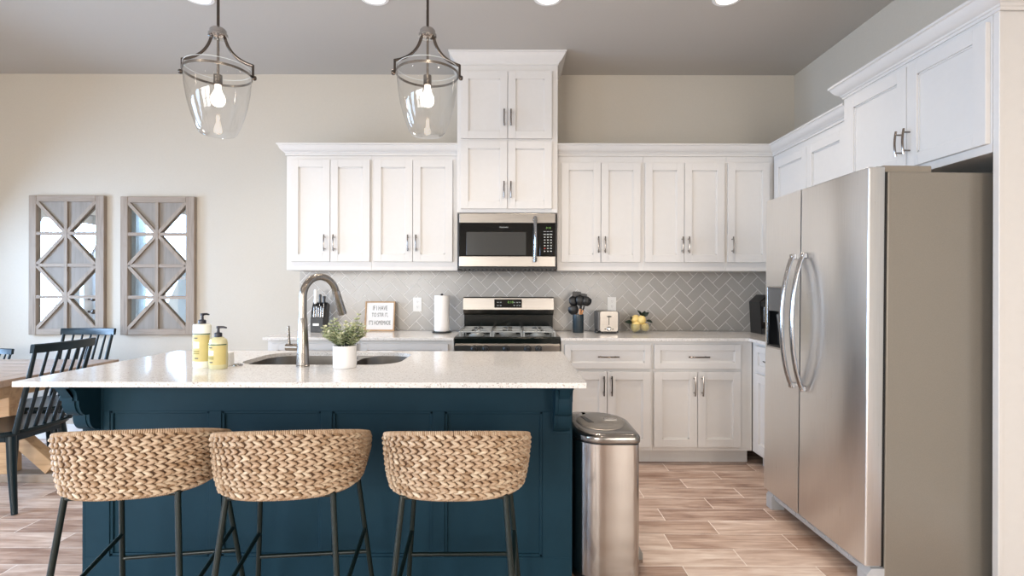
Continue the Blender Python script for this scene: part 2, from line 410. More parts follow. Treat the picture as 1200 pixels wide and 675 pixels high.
def window(n, along, a, b, p):
    s = -1
    bm = bm_new()
    def bb(u0, u1, d0, d1, z0, z1):
        if along == 'y': box(bm, p+d0, p+d1, u0, u1, z0, z1, 0.002)
        else: box(bm, u0, u1, p+d0, p+d1, z0, z1, 0.002)
    # casing inside the room and the sashes in the opening
    for u0, u1, z0, z1 in ((a-0.08, a, WZ0-0.08, WZ1+0.08), (b, b+0.08, WZ0-0.08, WZ1+0.08), (a, b, WZ1, WZ1+0.08), (a, b, WZ0-0.08, WZ0)):
        bb(u0, u1, 0.0, 0.02, z0, z1)
    mid = (WZ0+WZ1)/2
    for u0, u1, z0, z1 in ((a, a+0.05, WZ0, WZ1), (b-0.05, b, WZ0, WZ1), (a, b, WZ0, WZ0+0.05), (a, b, WZ1-0.05, WZ1), (a, b, mid-0.025, mid+0.025), ((a+b)/2-0.02, (a+b)/2+0.02, WZ0, WZ1)):
        bb(u0, u1, -0.09, -0.05, z0, z1)
    o = struct('window_%d' % n, bm, M['trim'])
    bm = bm_new(); bb(a+0.04, b-0.04, -0.073, -0.068, WZ0+0.04, WZ1-0.04)
    obj('pane', bm, M['pane'], o)
for i, (a, b) in enumerate(LEFT_WINDOWS): window(i+1, 'y', a, b, XL)
for i, (a, b) in enumerate(REAR_FILL_WINDOWS): window(i+3, 'x', a, b, YR)  # unseen windows added around the rear fill lamps
# white exterior door with a tall glass light in the left wall, seen in the mirrors
bm = bm_new()
for y0, y1, z0, z1 in ((2.90, 3.02, 0.01, 2.05), (3.58, 3.70, 0.01, 2.05), (3.02, 3.58, 0.01, 0.30), (3.02, 3.58, 1.93, 2.05), (3.02, 3.58, 1.44, 1.52)): box(bm, XL-0.06, XL-0.015, y0, y1, z0, z1, 0.002)
for y0, y1 in ((2.77, 2.90), (3.70, 3.83)): box(bm, XL-0.06, XL+0.02, y0, y1, 0, 2.18, 0.003)
box(bm, XL-0.06, XL+0.02, 2.90, 3.70, 2.055, 2.18, 0.003)
d1 = struct('door_1', bm, M['trim'])
bm = bm_new(); box(bm, XL-0.045, XL-0.04, 3.02, 3.58, 0.30, 1.93); obj('pane', bm, M['pane'], d1)
for nm, z in (('door_knob', 1.0), ('deadbolt', 1.14)):
    bm = bm_new(); cyl(bm, (XL-0.014, 2.96, z), (XL+0.03, 2.96, z), 0.012); lathe(bm, [(0, -0.02), (0.024, -0.012), (0.027, 0), (0.024, 0.012), (0, 0.02)], 20, mat=Matrix.Translation((XL+0.04, 2.96, z)) @ Matrix.Rotation(R(90), 4, 'Y')); obj(nm, bm, M['bronze'], d1, 40)
bm = bm_new(); box(bm, XL, -1.76, YB-0.015, YB, 0, 0.123, 0.004); struct('baseboard_back', bm, M['trim'])
bm = bm_new()
for a, b in ((YR, 2.765), (3.835, YB-0.015)): box(bm, XL, XL+0.015, a, b, 0, 0.123, 0.004)
struct('baseboard_left', bm, M['trim'])
bm = bm_new(); box(bm, XR-0.015, XR, YR, 2.06, 0, 0.123, 0.004); struct('baseboard_right', bm, M['trim'])
# curtains at the first left window
for k, (y0, y1, side) in enumerate(((0.82, 1.14, 'nearer the living room'), (2.22, 2.52, 'beside the exterior door'))):
    bm = bm_new(); n = 60; t = bmesh.new(); rows = []
    for zz in (0.03, 2.50):
        rows.append([t.verts.new((XL+0.07+0.022*math.sin(i*0.75), y0+(y1-y0)*i/n, zz)) for i in range(n+1)])
    for i in range(n): t.faces.new((rows[0][i], rows[0][i+1], rows[1][i+1], rows[1][i]))
    bmesh.ops.solidify(t, geom=t.faces[:], thickness=0.002); merge(bm, t)
    tag(obj('curtain', bm, M['curtain'], None, 60), 'white floor length curtain on the left wall window, %s' % side, 'curtain', 'window curtains')
bm = bm_new(); cyl(bm, (XL+0.07, 0.72, 2.52), (XL+0.07, 2.62, 2.52), 0.012); 
for yy in (0.74, 1.6, 2.60): cyl(bm, (XL, yy, 2.52), (XL+0.07, yy, 2.52), 0.007)
tag(obj('curtain_rod', bm, M['bronze'], None, 40), 'dark metal curtain rod above the left wall window', 'curtain rod')

# ================================================================== BACKSPLASH
def herring(name, x0, x1, z0, z1, mat, label):
    Wt = 0.0760; g = 0.0022
    root = thing(name, label, 'backsplash', mat @ Vector(((x0+x1)/2, 0, z0)))
    bm = bm_new(); box(bm, x0, x1, -0.0112, 0, z0, z1, mat=mat); obj('grout', bm, M['grout'], root)
    t = bmesh.new(); c45 = math.cos(R(45)); N = 48; cx, cz = x0+0.055, z0+0.02
    for i in range(-N, N):
        for j in range(-N, N):
            d = (i-j) % 4
            if d == 0: a0, a1, b0, b1 = i, i+2, j, j+1
            elif d == 2: a0, a1, b0, b1 = i, i+1, j-1, j+1
            else: continue
            mx_, mz_ = (a0+a1)/2*Wt, (b0+b1)/2*Wt
            X = cx+(mx_-mz_)*c45; Z = cz+(mx_+mz_)*c45
            if X < x0-0.12 or X > x1+0.12 or Z < z0-0.12 or Z > z1+0.12: continue
            hx, hz = (a1-a0)/2*Wt-g/2, (b1-b0)/2*Wt-g/2
            s = bmesh.new(); bmesh.ops.create_cube(s, size=1, matrix=Matrix.Translation((0, -0.0075, 0)) @ Matrix.Diagonal((2*hx, 0.009, 2*hz, 1)))
            bmesh.ops.bevel(s, geom=[e for e in s.edges if all(v.co.y < -0.01 for v in e.verts)], offset=0.0012, segments=1, affect='EDGES')
            tilt = Matrix.Rotation(random.uniform(-0.004, 0.004), 4, 'X') @ Matrix.Rotation(random.uniform(-0.004, 0.004), 4, 'Z')
            merge(t, s, Matrix.Translation((X, 0, Z)) @ Matrix.Rotation(R(-45), 4, 'Y') @ tilt)
    for co, no in (((x0, 0, 0), (-1, 0, 0)), ((x1, 0, 0), (1, 0, 0)), ((0, 0, z0), (0, 0, -1)), ((0, 0, z1), (0, 0, 1))):
        bmesh.ops.bisect_plane(t, geom=t.verts[:]+t.edges[:]+t.faces[:], plane_co=co, plane_no=no, clear_outer=True)
    bm = bm_new(); merge(bm, t, mat)
    # one random grey per tile
    bm.verts.ensure_lookup_table(); seen = {}; 
    for v in bm.verts:
        if v in seen: continue
        val = random.random(); st = [v]; seen[v] = val
        while st:
            a = st.pop()
            for e in a.link_edges:
                b = e.other_vert(a)
                if b not in seen: seen[b] = val; st.append(b)
    vals = [seen[v] for v in bm.verts]
    o = obj('tiles', bm, M['tile'], root); set_rnd(o, None, vals)
    return root
herring('tile_backsplash', -1.768, XR-0.001, 0.916, 1.415, Matrix.Translation((0, YB-0.0005, 0)), 'grey herringbone tile backsplash with pale grout on the back wall behind the range')
herring('tile_backsplash', 3.07, YB-0.02, 0.916, 1.40, Matrix.Translation((XR, 0, 0)) @ Matrix.Rotation(R(90), 4, 'Z'), 'grey herringbone tile backsplash on the side wall beside the fridge')

# ================================================================== CABINETRY
# local door: lies in plane; (u along width, v out of the face, z up)
def frame_mat(face, pos):
    """face 'back': u=+x, outwards=-y at y=pos ; face 'right': u=+y, outwards=-x at x=pos"""
    if face == 'back': return Matrix(((1, 0, 0, 0), (0, -1, 0, pos), (0, 0, 1, 0), (0, 0, 0, 1)))
    return Matrix(((0, -1, 0, pos), (1, 0, 0, 0), (0, 0, 1, 0), (0, 0, 0, 1)))
def fixn(bm): bmesh.ops.recalc_face_normals(bm, faces=bm.faces[:])
def shaker(u0, u1, z0, z1, fm, m, parent, name='door', rail=0.058, th=0.02):
    bm = bm_new(); b = 0.0015
    box(bm, u0, u0+rail, 0, th, z0, z1, b, mat=fm); box(bm, u1-rail, u1, 0, th, z0, z1, b, mat=fm)
    box(bm, u0+rail-0.001, u1-rail+0.001, 0, th-0.0004, z0, z0+rail, b, mat=fm); box(bm, u0+rail-0.001, u1-rail+0.001, 0, th-0.0004, z1-rail, z1, b, mat=fm)
    # small inner step, then the flat panel
    r2 = rail+0.007
    box(bm, u0+rail-0.002, u1-rail+0.002, 0, th-0.008, z0+rail-0.002, z0+r2, mat=fm); box(bm, u0+rail-0.002, u1-rail+0.002, 0, th-0.008, z1-r2, z1-rail+0.002, mat=fm)
    box(bm, u0+rail-0.002, u0+r2, 0, th-0.008, z0+rail, z1-rail, mat=fm); box(bm, u1-r2, u1-rail+0.002, 0, th-0.008, z0+rail, z1-rail, mat=fm)
    box(bm, u0+rail-0.003, u1-rail+0.003, 0, th-0.012, z0+rail-0.003, z1-rail+0.003, mat=fm)
    fixn(bm); return obj(name, bm, m, parent)
def pull(u, z, fm, parent, vert=True, L=0.125, m=None, v0=0.02):
    """arched bar pull with two posts"""
    bm = bm_new(); n = 10; pts = []
    for i in range(n+1):
        s = -1+2*i/n; out = v0+0.030+0.007*(1-s*s); a = s*L/2
        pts.append(fm @ Vector((u, out, z+a)) if vert else fm @ Vector((u+a, out, z)))
    tube(bm, pts, 0.0052, 8)
    for s in (-0.36, 0.36):
        p = (u, z+s*L) if vert else (u+s*L, z)
        cyl(bm, fm @ Vector((p[0], v0-0.001, p[1])), fm @ Vector((p[0], v0+0.033, p[1])), 0.0042, seg=10)
    return obj('handle', bm, m or M['pull'], parent, 40)
def face_frame(bm, u0, u1, z0, z1, fm, openings, th=0.02):
    """flat frame with openings (u0,u1,z0,z1)"""
    box(bm, u0, u1, -th, 0, z0, z1, 0.001, mat=fm)
def wall_cab(label, u0, u1, z0, z1, fm, depth, doors, dz0, dz1, pulls, zp, group='white wall cabinets'):
    c = fm @ Vector(((u0+u1)/2, -depth/2, z0))
    root = thing('wall_cabinet', label, 'cabinet', c, 0, group)
    bm = bm_new(); box(bm, u0+0.0004, u1-0.0004, -depth+0.001, 0, z0, z1, 0.0012, mat=fm)
    fixn(bm); obj('body', bm, M['cab'], root)
    for (a, b), pu in zip(doors, pulls):
        d = shaker(a, b, dz0, dz1, fm, M['cab'], root)
        pull(pu, zp, fm, d)
    return root
FB = frame_mat('back', 3.95)
Z0, Z1 = 1.402, 2.285
def px(x, s=152.7): return (x-600)/s
g = 'white two door wall cabinets on the back wall'
wall_cab('white two door wall cabinet at the far left end, above the knife block', -1.74, -1.085, Z0, Z1, FB, 0.33,
         [(px(340.4), px(386.3)), (px(386.9), px(433))], 1.468, 2.252, [px(381), px(389.3+2.5)], 1.61)
wall_cab('white two door wall cabinet between the leftmost one and the range tower', -1.085, -0.42, Z0, Z1, FB, 0.33,
         [(px(437.6), px(483.2)), (px(483.8), px(530))], 1.468, 2.252, [px(478.5), px(488)], 1.61)
wall_cab('white two door wall cabinet directly right of the range tower, above the toaster', 0.346, px(753.3, 151.9), Z0, Z1, FB, 0.33,
         [(px(657.8), px(703.8)), (px(704.4), px(750.7))], 1.468, 2.232, [px(700.8), px(708.5)], 1.60)
wall_cab('white two door wall cabinet above the bowl of lemons', px(753.3, 151.9), px(850.6, 151.9), Z0, Z1, FB, 0.33,
         [(px(756), px(801.7)), (px(802.3), px(849))], 1.468, 2.232, [px(799), px(806.3)], 1.60)
wall_cab('white single door wall cabinet in the corner, partly behind the fridge', px(850.6, 151.9), 2.012, Z0, Z1, FB, 0.33,
         [(px(852.8), px(902.5))], 1.468, 2.232, [px(857.5)], 1.60)
FR = frame_mat('right', 2.014)
wall_cab('white two door wall cabinet on the right wall, behind the fridge cabinet', 3.056, 3.948, Z0, Z1, FR, 0.342,
         [(3.065, 3.470), (3.474, 3.895)], 1.468, 2.232, [3.44, 3.505], 1.60)
bm = bm_new(); box(bm, 2.018, XR-0.002, 3.952, YB-0.002, Z0, Z1); 
# range tower
FT = frame_mat('back', 3.88)
root = thing('tower_cabinet', 'tall white four door cabinet reaching the ceiling above the microwave', 'cabinet', (-0.037, 4.08, 1.838))
bm.free(); bm = bm_new(); box(bm, -0.4175, 0.3435, -0.399, 0, 1.838, 2.965, 0.0012, mat=FT); fixn(bm); obj('body', bm, M['cab'], root)
s_ = 155.4
for (z0, z1, zp) in ((1.866, 2.378, 2.005), (2.396, 2.905, 2.545)):
    for a, b, pu in ((px(539.5, s_), px(594.3, s_), px(590.5, s_)), (px(594.9, s_), px(646.5, s_), px(598.5, s_))):
        d = shaker(a, b, z0, z1, FT, M['cab'], root); pull(pu, zp, FT, d)
# crown mouldings: profile (out, up)
CROWN = [(0, 0), (0.008, 0), (0.008, 0.014), (0.014, 0.018), (0.016, 0.024), (0.022, 0.028), (0.030, 0.034), (0.040, 0.046), (0.046, 0.060), (0.050, 0.070), (0.058, 0.074), (0.058, 0.084), (0, 0.084)]
def crown_run(name, label, path, z, prof, group='white crown mouldings'):
    """path: list of (x,y) at the cabinet face; outward offset computed with mitres; outward = left-hand normal side given by sign"""
    n = len(path); t = bmesh.new(); rings = []
    P = [Vector(p) for p in path]
    for i in range(n):
        d0 = (P[i]-P[i-1]).normalized() if i else (P[1]-P[0]).normalized()
        d1 = (P[i+1]-P[i]).normalized() if i < n-1 else d0
        n0 = Vector((d0.y, -d0.x)); n1 = Vector((d1.y, -d1.x)); m = (n0+n1); m = m/ (m.length**2)*2
        rings.append([t.verts.new((P[i].x+m.x*o, P[i].y+m.y*o, z+h)) for o, h in prof])
    k = len(prof)
    for i in range(n-1):
        for j in range(k): t.faces.new((rings[i][j], rings[i][(j+1) % k], rings[i+1][(j+1) % k], rings[i+1][j]))
    t.faces.new(rings[0][::-1]); t.faces.new(rings[-1])
    bmesh.ops.recalc_face_normals(t, faces=t.faces[:])
    bm = bm_new(); merge(bm, t)
    return tag(obj(name, bm, M['cab'], None, 35), label, 'crown moulding', group)
crown_run('crown_molding', 'white crown moulding over the left upper cabinets', [(-1.74, YB-0.002), (-1.74, 3.95), (-0.4185, 3.95)], 2.2855, CROWN)
crown_run('crown_molding', 'white crown moulding over the right upper cabinets, turning the corner', [(0.3445, 3.95), (2.014, 3.95), (2.014, 3.037)], 2.2855, CROWN)
CT = [(0, -0.012), (0.006, -0.012), (0.006, 0.0), (0.014, 0.010), (0.030, 0.026), (0.046, 0.05), (0.054, 0.066), (0.062, 0.070), (0.062, 0.082), (0, 0.082)]
crown_run('crown_molding', 'white crown moulding where the tall range tower meets the ceiling', [(-0.4175, YB-0.002), (-0.4175, 3.88), (0.3435, 3.88), (0.3435, YB-0.002)], 2.966, CT)
CF = [(0, -0.008), (0.006, -0.008), (0.006, 0.004), (0.012, 0.008), (0.014, 0.016), (0.022, 0.020), (0.034, 0.030), (0.046, 0.048), (0.052, 0.062), (0.060, 0.066), (0.060, 0.078), (0, 0.078)]
crown_run('crown_molding', 'white crown moulding over the cabinet above the fridge', [(XR-0.002, 3.037), (1.965, 3.037), (1.965, 2.063), (XR-0.002, 2.063)], 2.398, CF)

# fridge surround: cabinet above the fridge, two end panels
FF = frame_mat('right', 1.965)
root = thing('fridge_cabinet', 'deep white two door cabinet mounted above the fridge', 'cabinet', (2.16, 2.56, 1.828))
bm = bm_new(); box(bm, 2.0955, 3.004, -0.39, 0, 1.828, 2.396, 0.001, mat=FF); fixn(bm); obj('body', bm, M['cab'], root)
for a, b, pu in ((2.105, 2.527, 2.505), (2.531, 2.985, 2.556)):
    d = shaker(a, b, 1.864, 2.366, FF, M['cab'], root, rail=0.062); pull(pu, 1.99, FF, d)
for nm, y0, y1, lab in (('near', 2.066, 2.094, 'tall white end panel on the near side of the fridge'), ('far', 3.006, 3.034, 'tall white end panel between the fridge and the corner counter')):
    bm = bm_new()
    box(bm, 1.968, XR-0.002, y0+0.003, y1-0.003, 0.0, 2.397)
    box(bm, 1.965, 1.985, y0, y1, 0.0, 2.397, 0.002)
    tag(obj('end_panel', bm, M['cab']), lab, 'panel')

# base cabinets
BZ0, BZ1 = 0.105, 0.893
FBASE = frame_mat('back', 3.67)
def base_cab(label, u0, u1, fm, du0, du1, split, depth=0.608, kick=True):
    c = fm @ Vector(((u0+u1)/2, -depth/2, 0))
    root = thing('base_cabinet', label, 'cabinet', c, 0, 'white base cabinets')
    bm = bm_new(); box(bm, u0+0.0004, u1-0.0004, -depth, 0, BZ0, BZ1, 0.0012, mat=fm); fixn(bm); obj('body', bm, M['cab'], root)
    bm = bm_new(); box(bm, u0+0.0004, u1-0.0004, -depth, -0.075, 0.0, BZ0, mat=fm); fixn(bm); obj('toe_kick', bm, M['cab'], root)
    dr = shaker(du0, du1, 0.693, 0.868, fm, M['cab'], root, name='drawer', rail=0.045)
    pull((du0+du1)/2, 0.781, fm, dr, vert=False, L=0.15)
    if split:
        for a, b, pu in ((du0, split-0.002, split-0.028), (split+0.002, du1, split+0.028)):
            d = shaker(a, b, 0.135, 0.672, fm, M['cab'], root); pull(pu, 0.575, fm, d, L=0.14)
    return root
s_ = 164.4
base_cab('white base cabinet with drawer and two doors at the left end of the back counter', -1.75, -1.09, FBASE, -1.715, -1.105, -1.41)
base_cab('white base cabinet with drawer and two doors just left of the range', -1.09, -0.415, FBASE, -1.075, -0.455, -0.765)
base_cab('white base cabinet with drawer and two doors just right of the range', 0.352, px(765, 163.5), FBASE, px(662, s_), px(763, s_), px(712, s_))
base_cab('white base cabinet with drawer and two doors beside the corner, left of the fridge', px(765, 163.5), 1.722, FBASE, px(767, s_), px(868.8, s_), px(818, s_))
FBR = frame_mat('right', 1.725)
base_cab('white base cabinet on the side wall between corner and fridge', 3.04, 3.668, FBR, 3.07, 3.60, 3.335)
# counters
bm = bm_new(); box(bm, -1.77, -0.413, 3.63, YB-0.009, 0.894, 0.914, 0.002, 2); tag(obj('worktop', bm, M['quartz']), 'white quartz worktop on the left side of the range', 'countertop', 'back counters')
bm = bm_new(); prism(bm, [(0.348, 3.63), (1.68, 3.63), (1.68, 3.037), (XR-0.009, 3.037), (XR-0.009, YB-0.009), (0.348, YB-0.009)], 'z', 0.894, 0.914)
tag(obj('worktop', bm, M['quartz']), 'L shaped white quartz worktop right of the range', 'countertop', 'back counters')

# ================================================================== RANGE
RX0, RX1 = -0.409, 0.344
root = thing('gas_range', 'stainless steel gas range with black cooktop between the base cabinets', 'range', ((RX0+RX1)/2, 3.95, 0))
bm = bm_new(); box(bm, RX0+0.003, RX1-0.003, 3.69, 4.26, 0.02, 0.888, 0.003)
for x in (RX0+0.05, RX1-0.05):
    for y in (3.74, 4.2): cyl(bm, (x, y, 0), (x, y, 0.03), 0.018)
obj('body', bm, M['steel_h'], root)
bm = bm_new()  # cooktop: enamel pan with raised lip
prism(bm, [(3.655, 0.872), (3.655, 0.905), (3.675, 0.918), (4.20, 0.918), (4.20, 0.872)], 'x', RX0, RX1)
obj('cooktop', bm, M['darkgreen'], root)
bm = bm_new(); prism(bm, [(3.648, 0.770), (3.640, 0.858), (3.656, 0.871), (3.69, 0.871), (3.69, 0.770)], 'x', RX0+0.002, RX1-0.002); cp = obj('control_panel', bm, M['steel_h'], root)
for kx in (556, 569.5, 593.5, 618.5, 631.5):
    X = (kx-600)/164.8; bm = bm_new(); my = Matrix.Translation((X, 3.642, 0.834)) @ Matrix.Rotation(R(90), 4, 'X')
    lathe(bm, [(0, 0), (0.025, 0), (0.025, 0.006), (0.020, 0.009), (0.018, 0.026), (0.014, 0.030), (0, 0.030)], 24, mat=my)
    box(bm, X-0.0035, X+0.0035, 3.606, 3.62, 0.819, 0.849, 0.001)
    k = obj('knob', bm, M['black'], root, 35)
    bm = bm_new(); lathe(bm, [(0.0255, 0), (0.0275, 0), (0.0275, 0.004), (0.0255, 0.004)], 24, close=True, mat=my); obj('knob_ring', bm, M['chrome'], k, 35)
bm = bm_new(); box(bm, RX0+0.008, RX1-0.008, 3.645, 3.688, 0.24, 0.755, 0.006, 2); od = obj('oven_door', bm, M['steel_h'], root)
bm = bm_new(); box(bm, RX0+0.11, RX1-0.11, 3.641, 3.646, 0.33, 0.62, 0.003); obj('window', bm, M['blackgloss'], od)
bm = bm_new(); tube(bm, [(RX0+0.07, 3.60, 0.70), (RX1-0.07, 3.60, 0.70)], 0.012); 
for x in (RX0+0.10, RX1-0.10): cyl(bm, (x, 3.60, 0.70), (x, 3.648, 0.70), 0.009)
obj('handle', bm, M['steel_h'], od, 40)
bm = bm_new(); box(bm, RX0+0.008, RX1-0.008, 3.648, 3.688, 0.05, 0.225, 0.005, 2); obj('storage_drawer', bm, M['steel_h'], root)
# backguard
bm = bm_new()
box(bm, RX0+0.018, RX1-0.010, 4.20, 4.262, 0.914, 1.055, 0.004)
obj('backguard_base', bm, M['darkgreen'], root)
bm = bm_new(); prism(bm, [(4.185, 1.060), (4.165, 1.092), (4.172, 1.185), (4.182, 1.194), (4.262, 1.194), (4.262, 1.048), (4.20, 1.048)], 'x', RX0+0.012, RX1-0.004); bg_ = obj('backguard', bm, M['steel_h'], root)
bm = bm_new(); box(bm, -0.143, 0.080, 4.160, 4.170, 1.108, 1.176, 0.001); dsp = obj('clock_display', bm, M['blackgloss'], root)
text('clock_digits', '8:18', -0.012, 4.1595, 1.153, 0.046, 0.017, M['led'], dsp)
for r_, (zz) in enumerate((1.152, 1.126)):
    for xx in (-0.115, -0.092, 0.018, 0.042, 0.062):
        bm = bm_new()
        for q in range(3): box(bm, xx-0.006+q*0.005, xx-0.003+q*0.005, 4.1592, 4.1602, zz-0.004-0.002*(q % 2), zz+0.003)
        obj('touch_key', bm, M['key'], dsp)
text('lettering', 'FRIGIDAIRE', -0.030, 4.1665, 1.0985, 0.060, 0.006, M['bronze'], bg_)
# burners and grates
for (x, y, r) in ((RX0+0.15, 3.79, 0.045), (RX0+0.15, 4.07, 0.036), (-0.033, 3.93, 0.05), (RX1-0.15, 3.79, 0.045), (RX1-0.15, 4.07, 0.036)):
    bm = bm_new(); lathe(bm, [(0, 0), (r*1.3, 0), (r*1.25, 0.008), (r, 0.010), (r, 0.016), (r*0.9, 0.021), (0, 0.021)], 28, loc=(x, y, 0.917)); obj('burner', bm, M['iron'], root, 35)
for gx0, gx1 in ((RX0+0.028, RX0+0.262), (RX0+0.268, RX1-0.268), (RX1-0.262, RX1-0.028)):
    bm = bm_new(); z = 0.952; t_ = 0.011
    for y in (3.69, 3.93, 4.165): bar(bm, (gx0, y, z), (gx1, y, z), t_, t_, 0.002)
    for x in (gx0+0.005, gx1-0.005): bar(bm, (x, 3.69, z), (x, 4.165, z), t_, t_, 0.002)
    cxm = (gx0+gx1)/2; hw = (gx1-gx0)/2
    for yc in (3.81, 4.05):
        for (ux, uy) in ((1, 0), (-1, 0), (0, 1), (0, -1)):
            L = hw if ux else 0.12
            bar(bm, (cxm+ux*0.035, yc+uy*0.035, z+0.003), (cxm+ux*L, yc+uy*L, z), t_*0.9, t_, 0.002)
    for x in (gx0+0.006, gx1-0.006):
        for y in (3.693, 3.93, 4.162): bar(bm, (x, y, 0.917), (x, y, z), 0.011, 0.011)
    obj('grate', bm, M['iron'], root)

# ================================================================== MICROWAVE
root = thing('microwave_oven', 'stainless steel over the range microwave with black glass door under the tower cabinet', 'microwave', (-0.037, 4.05, 1.396))
mx0, mx1, my = -0.400, 0.328, 3.862
bm = bm_new(); box(bm, mx0-0.010, mx1+0.010, 3.885, 4.262, 1.405, 1.832, 0.003); obj('body', bm, M['black'], root)
bm = bm_new()
for k in range(22):
    x = mx0+0.02+k*0.0322; box(bm, x, x+0.022, 3.868, 3.886, 1.400, 1.409)
box(bm, mx0-0.012, mx1+0.012, 3.864, 3.92, 1.394, 1.402, 0.002); box(bm, mx0-0.012, mx1+0.012, 3.872, 3.92, 1.408, 1.420, 0.002)
obj('vent_grille', bm, M['black'], root)
hx = mx0+0.602   # door edge
bm = bm_new(); box(bm, mx0, mx1, my, 3.90, 1.758, 1.831, 0.004, 2); obj('top_band', bm, M['steel_h'], root)
bm = bm_new(); box(bm, mx0, mx1, my, 3.90, 1.428, 1.508, 0.004, 2); obj('bottom_band', bm, M['steel_h'], root)
bm = bm_new(); box(bm, mx0, mx1, my+0.001, 3.90, 1.508, 1.758, 0.002); dr = obj('door', bm, M['blackgloss'], root)
bm = bm_new(); box(bm, mx0+0.055, mx0+0.505, my-0.0005, my+0.004, 1.515, 1.690, 0.001)
wn_ = obj('window', bm, basic('grey mesh microwave window', '3d3d3b', 0.16, vary=0.05, scale=400), dr)
bm = bm_new(); tube(bm, [(hx-0.038, my-0.048, 1.805-0.33*i/12+0.0) if False else (hx-0.030, my-0.030-0.022*math.sin(math.pi*i/12), 1.800-0.335*i/12) for i in range(13)], 0.0170, 12, flat=(1.35, 0.8))
for z in (1.785, 1.480): box(bm, hx-0.046, hx-0.014, my-0.036, my+0.001, z-0.016, z+0.016, 0.004)
obj('handle', bm, M['chrome'], dr, 40)
text('lettering', 'FRIGIDAIRE', -0.062, my-0.0004, 1.726, 0.064, 0.009, M['key'], dr)
bm = bm_new(); box(bm, hx+0.008, mx1-0.004, my-0.0005, my+0.004, 1.512, 1.756, 0.001); kp = obj('keypad', bm, M['blackgloss'], root)
text('clock_digits', '8:18', hx+0.072, my-0.0012, 1.722, 0.036, 0.014, M['led'], kp)
for r_ in range(8):
    for c_ in range(3):
        x = hx+0.044+c_*0.024; z = 1.694-r_*0.0212
        bm = bm_new(); w_ = 0.006 if r_ not in (1, 0) else 0.009
        if r_ == 0: box(bm, x-0.009, x+0.009, my-0.0012, my, z-0.002, z+0.002)
        else: box(bm, x-w_, x+w_, my-0.0012, my, z-0.004, z+0.004, 0.001)
        obj('touch_key', bm, M['redkey'] if (r_, c_) == (6, 0) else M['key'], kp)

# ================================================================== ISLAND
IX0, IX1, IY0, IY1 = -1.868, 0.279, 1.913, 2.862
hole = rrect(-1.288, -0.53, 2.350, 2.805, 0.13)
bm = bm_new(); slab_hole(bm, [(IX0, IY0), (IX1, IY0), (IX1, IY1), (IX0, IY1)], [hole], 0.894, 0.914)
tag(obj('island_worktop', bm, M['quartz']), 'long white speckled quartz island worktop with sink cut out', 'countertop')
root = thing('kitchen_island', 'deep teal blue panelled kitchen island base with corbels', 'island', (-0.795, 2.53, 0))
bx0, bx1, by0, by1 = -1.838, 0.249, 2.22, 2.835
bm = bm_new()
sx0, sx1, sy0, sy1 = -1.32, -0.50, 2.318, 2.826
box(bm, bx0, bx1, by0, by1, 0.0, 0.66)
for a in ((bx0, sx0, by0, by1), (sx1, bx1, by0, by1), (sx0, sx1, by0, sy0), (sx0, sx1, sy1, by1)): box(bm, *a, 0.66, 0.893)
obj('body', bm, M['teal'], root)
# front face: raised stiles and rails around four recessed panels
pans = [(px(132, 270), px(248, 270)), (px(262, 270), px(378, 270)), (px(391, 270), px(508, 270)), (px(522, 270), px(636, 270))]
bm = bm_new(); y0 = by0-0.014
box(bm, bx0-0.001, bx1+0.001, y0, by0+0.001, 0.735, 0.893, 0.0015); box(bm, bx0-0.001, bx1+0.001, y0, by0+0.001, 0.0, 0.107, 0.0015)
xs = [bx0-0.001]+[v for p in pans for v in p]+[bx1+0.001]
for k in range(0, len(xs), 2): box(bm, xs[k], xs[k+1], y0+0.0004, by0+0.001, 0.106, 0.736, 0.0015)
obj('panel_frame', bm, M['teal'], root)
for (a, b) in pans:
    bm = bm_new(); m_ = 0.012
    for q in ((a-0.001, a+m_, 0.107, 0.735), (b-m_, b+0.001, 0.107, 0.735), (a, b, 0.106, 0.107+m_), (a, b, 0.735-m_, 0.736)):
        box(bm, q[0], q[1], by0-0.009, by0, q[2], q[3], 0.002)
    obj('panel_molding', bm, M['teal'], root)
for (x0, x1, xx) in ((bx0-0.012, bx0+0.001, -1), (bx1-0.001, bx1+0.012, 1)):
    bm = bm_new()
    for q in ((by0-0.014, by0+0.06, 0, 0.893), (by1-0.06, by1, 0, 0.893), (by0+0.06, by1-0.06, 0, 0.107), (by0+0.06, by1-0.06, 0.735, 0.893)): box(bm, x0, x1, q[0], q[1], q[2], q[3], 0.0015)
    obj('end_frame', bm, M['teal'], root)
prof = [(0.0, 0), (0.165, 0), (0.165, -0.028)]
for i in range(9): a = R(90*i/8); prof.append((0.165-0.040*math.sin(a), -0.030-0.040*(1-math.cos(a))))
prof += [(0.125, -0.088), (0.116, -0.088)]
for i in range(9): a = R(90*i/8); prof.append((0.075+0.045*math.cos(a), -0.152+0.062*math.sin(a)) if False else (0.072+0.044*math.sin(R(90)-a*1.0), -0.095-0.062*math.sin(a)))
prof += [(0.064, -0.157), (0.064, -0.166)]
for i in range(9): a = R(90*i/8); prof.append((0.016+0.048*math.cos(a), -0.170-0.060*math.sin(a)))
prof += [(0.0, -0.245)]
for xa, xb in ((-1.838, -1.768), (0.178, 0.248)):
    bm = bm_new(); prism(bm, [(by0-0.013-p, 0.893+z) for p, z in prof], 'x', xa, xb)
    # slightly proud centre band following the scroll
    prism(bm, [(by0-0.013-p*1.04-0.0015, 0.893+z) for p, z in prof if z < -0.03], 'x', xa+0.014, xb-0.014)
    # backing strip up to body
    cb_ = obj('corbel', bm, M['teal'], root, 28)
    bm = bm_new(); box(bm, xa-0.004, xb+0.008, by0-0.017, by0-0.012, 0.640, 0.893, 0.001); obj('backing_block', bm, M['teal'], cb_)
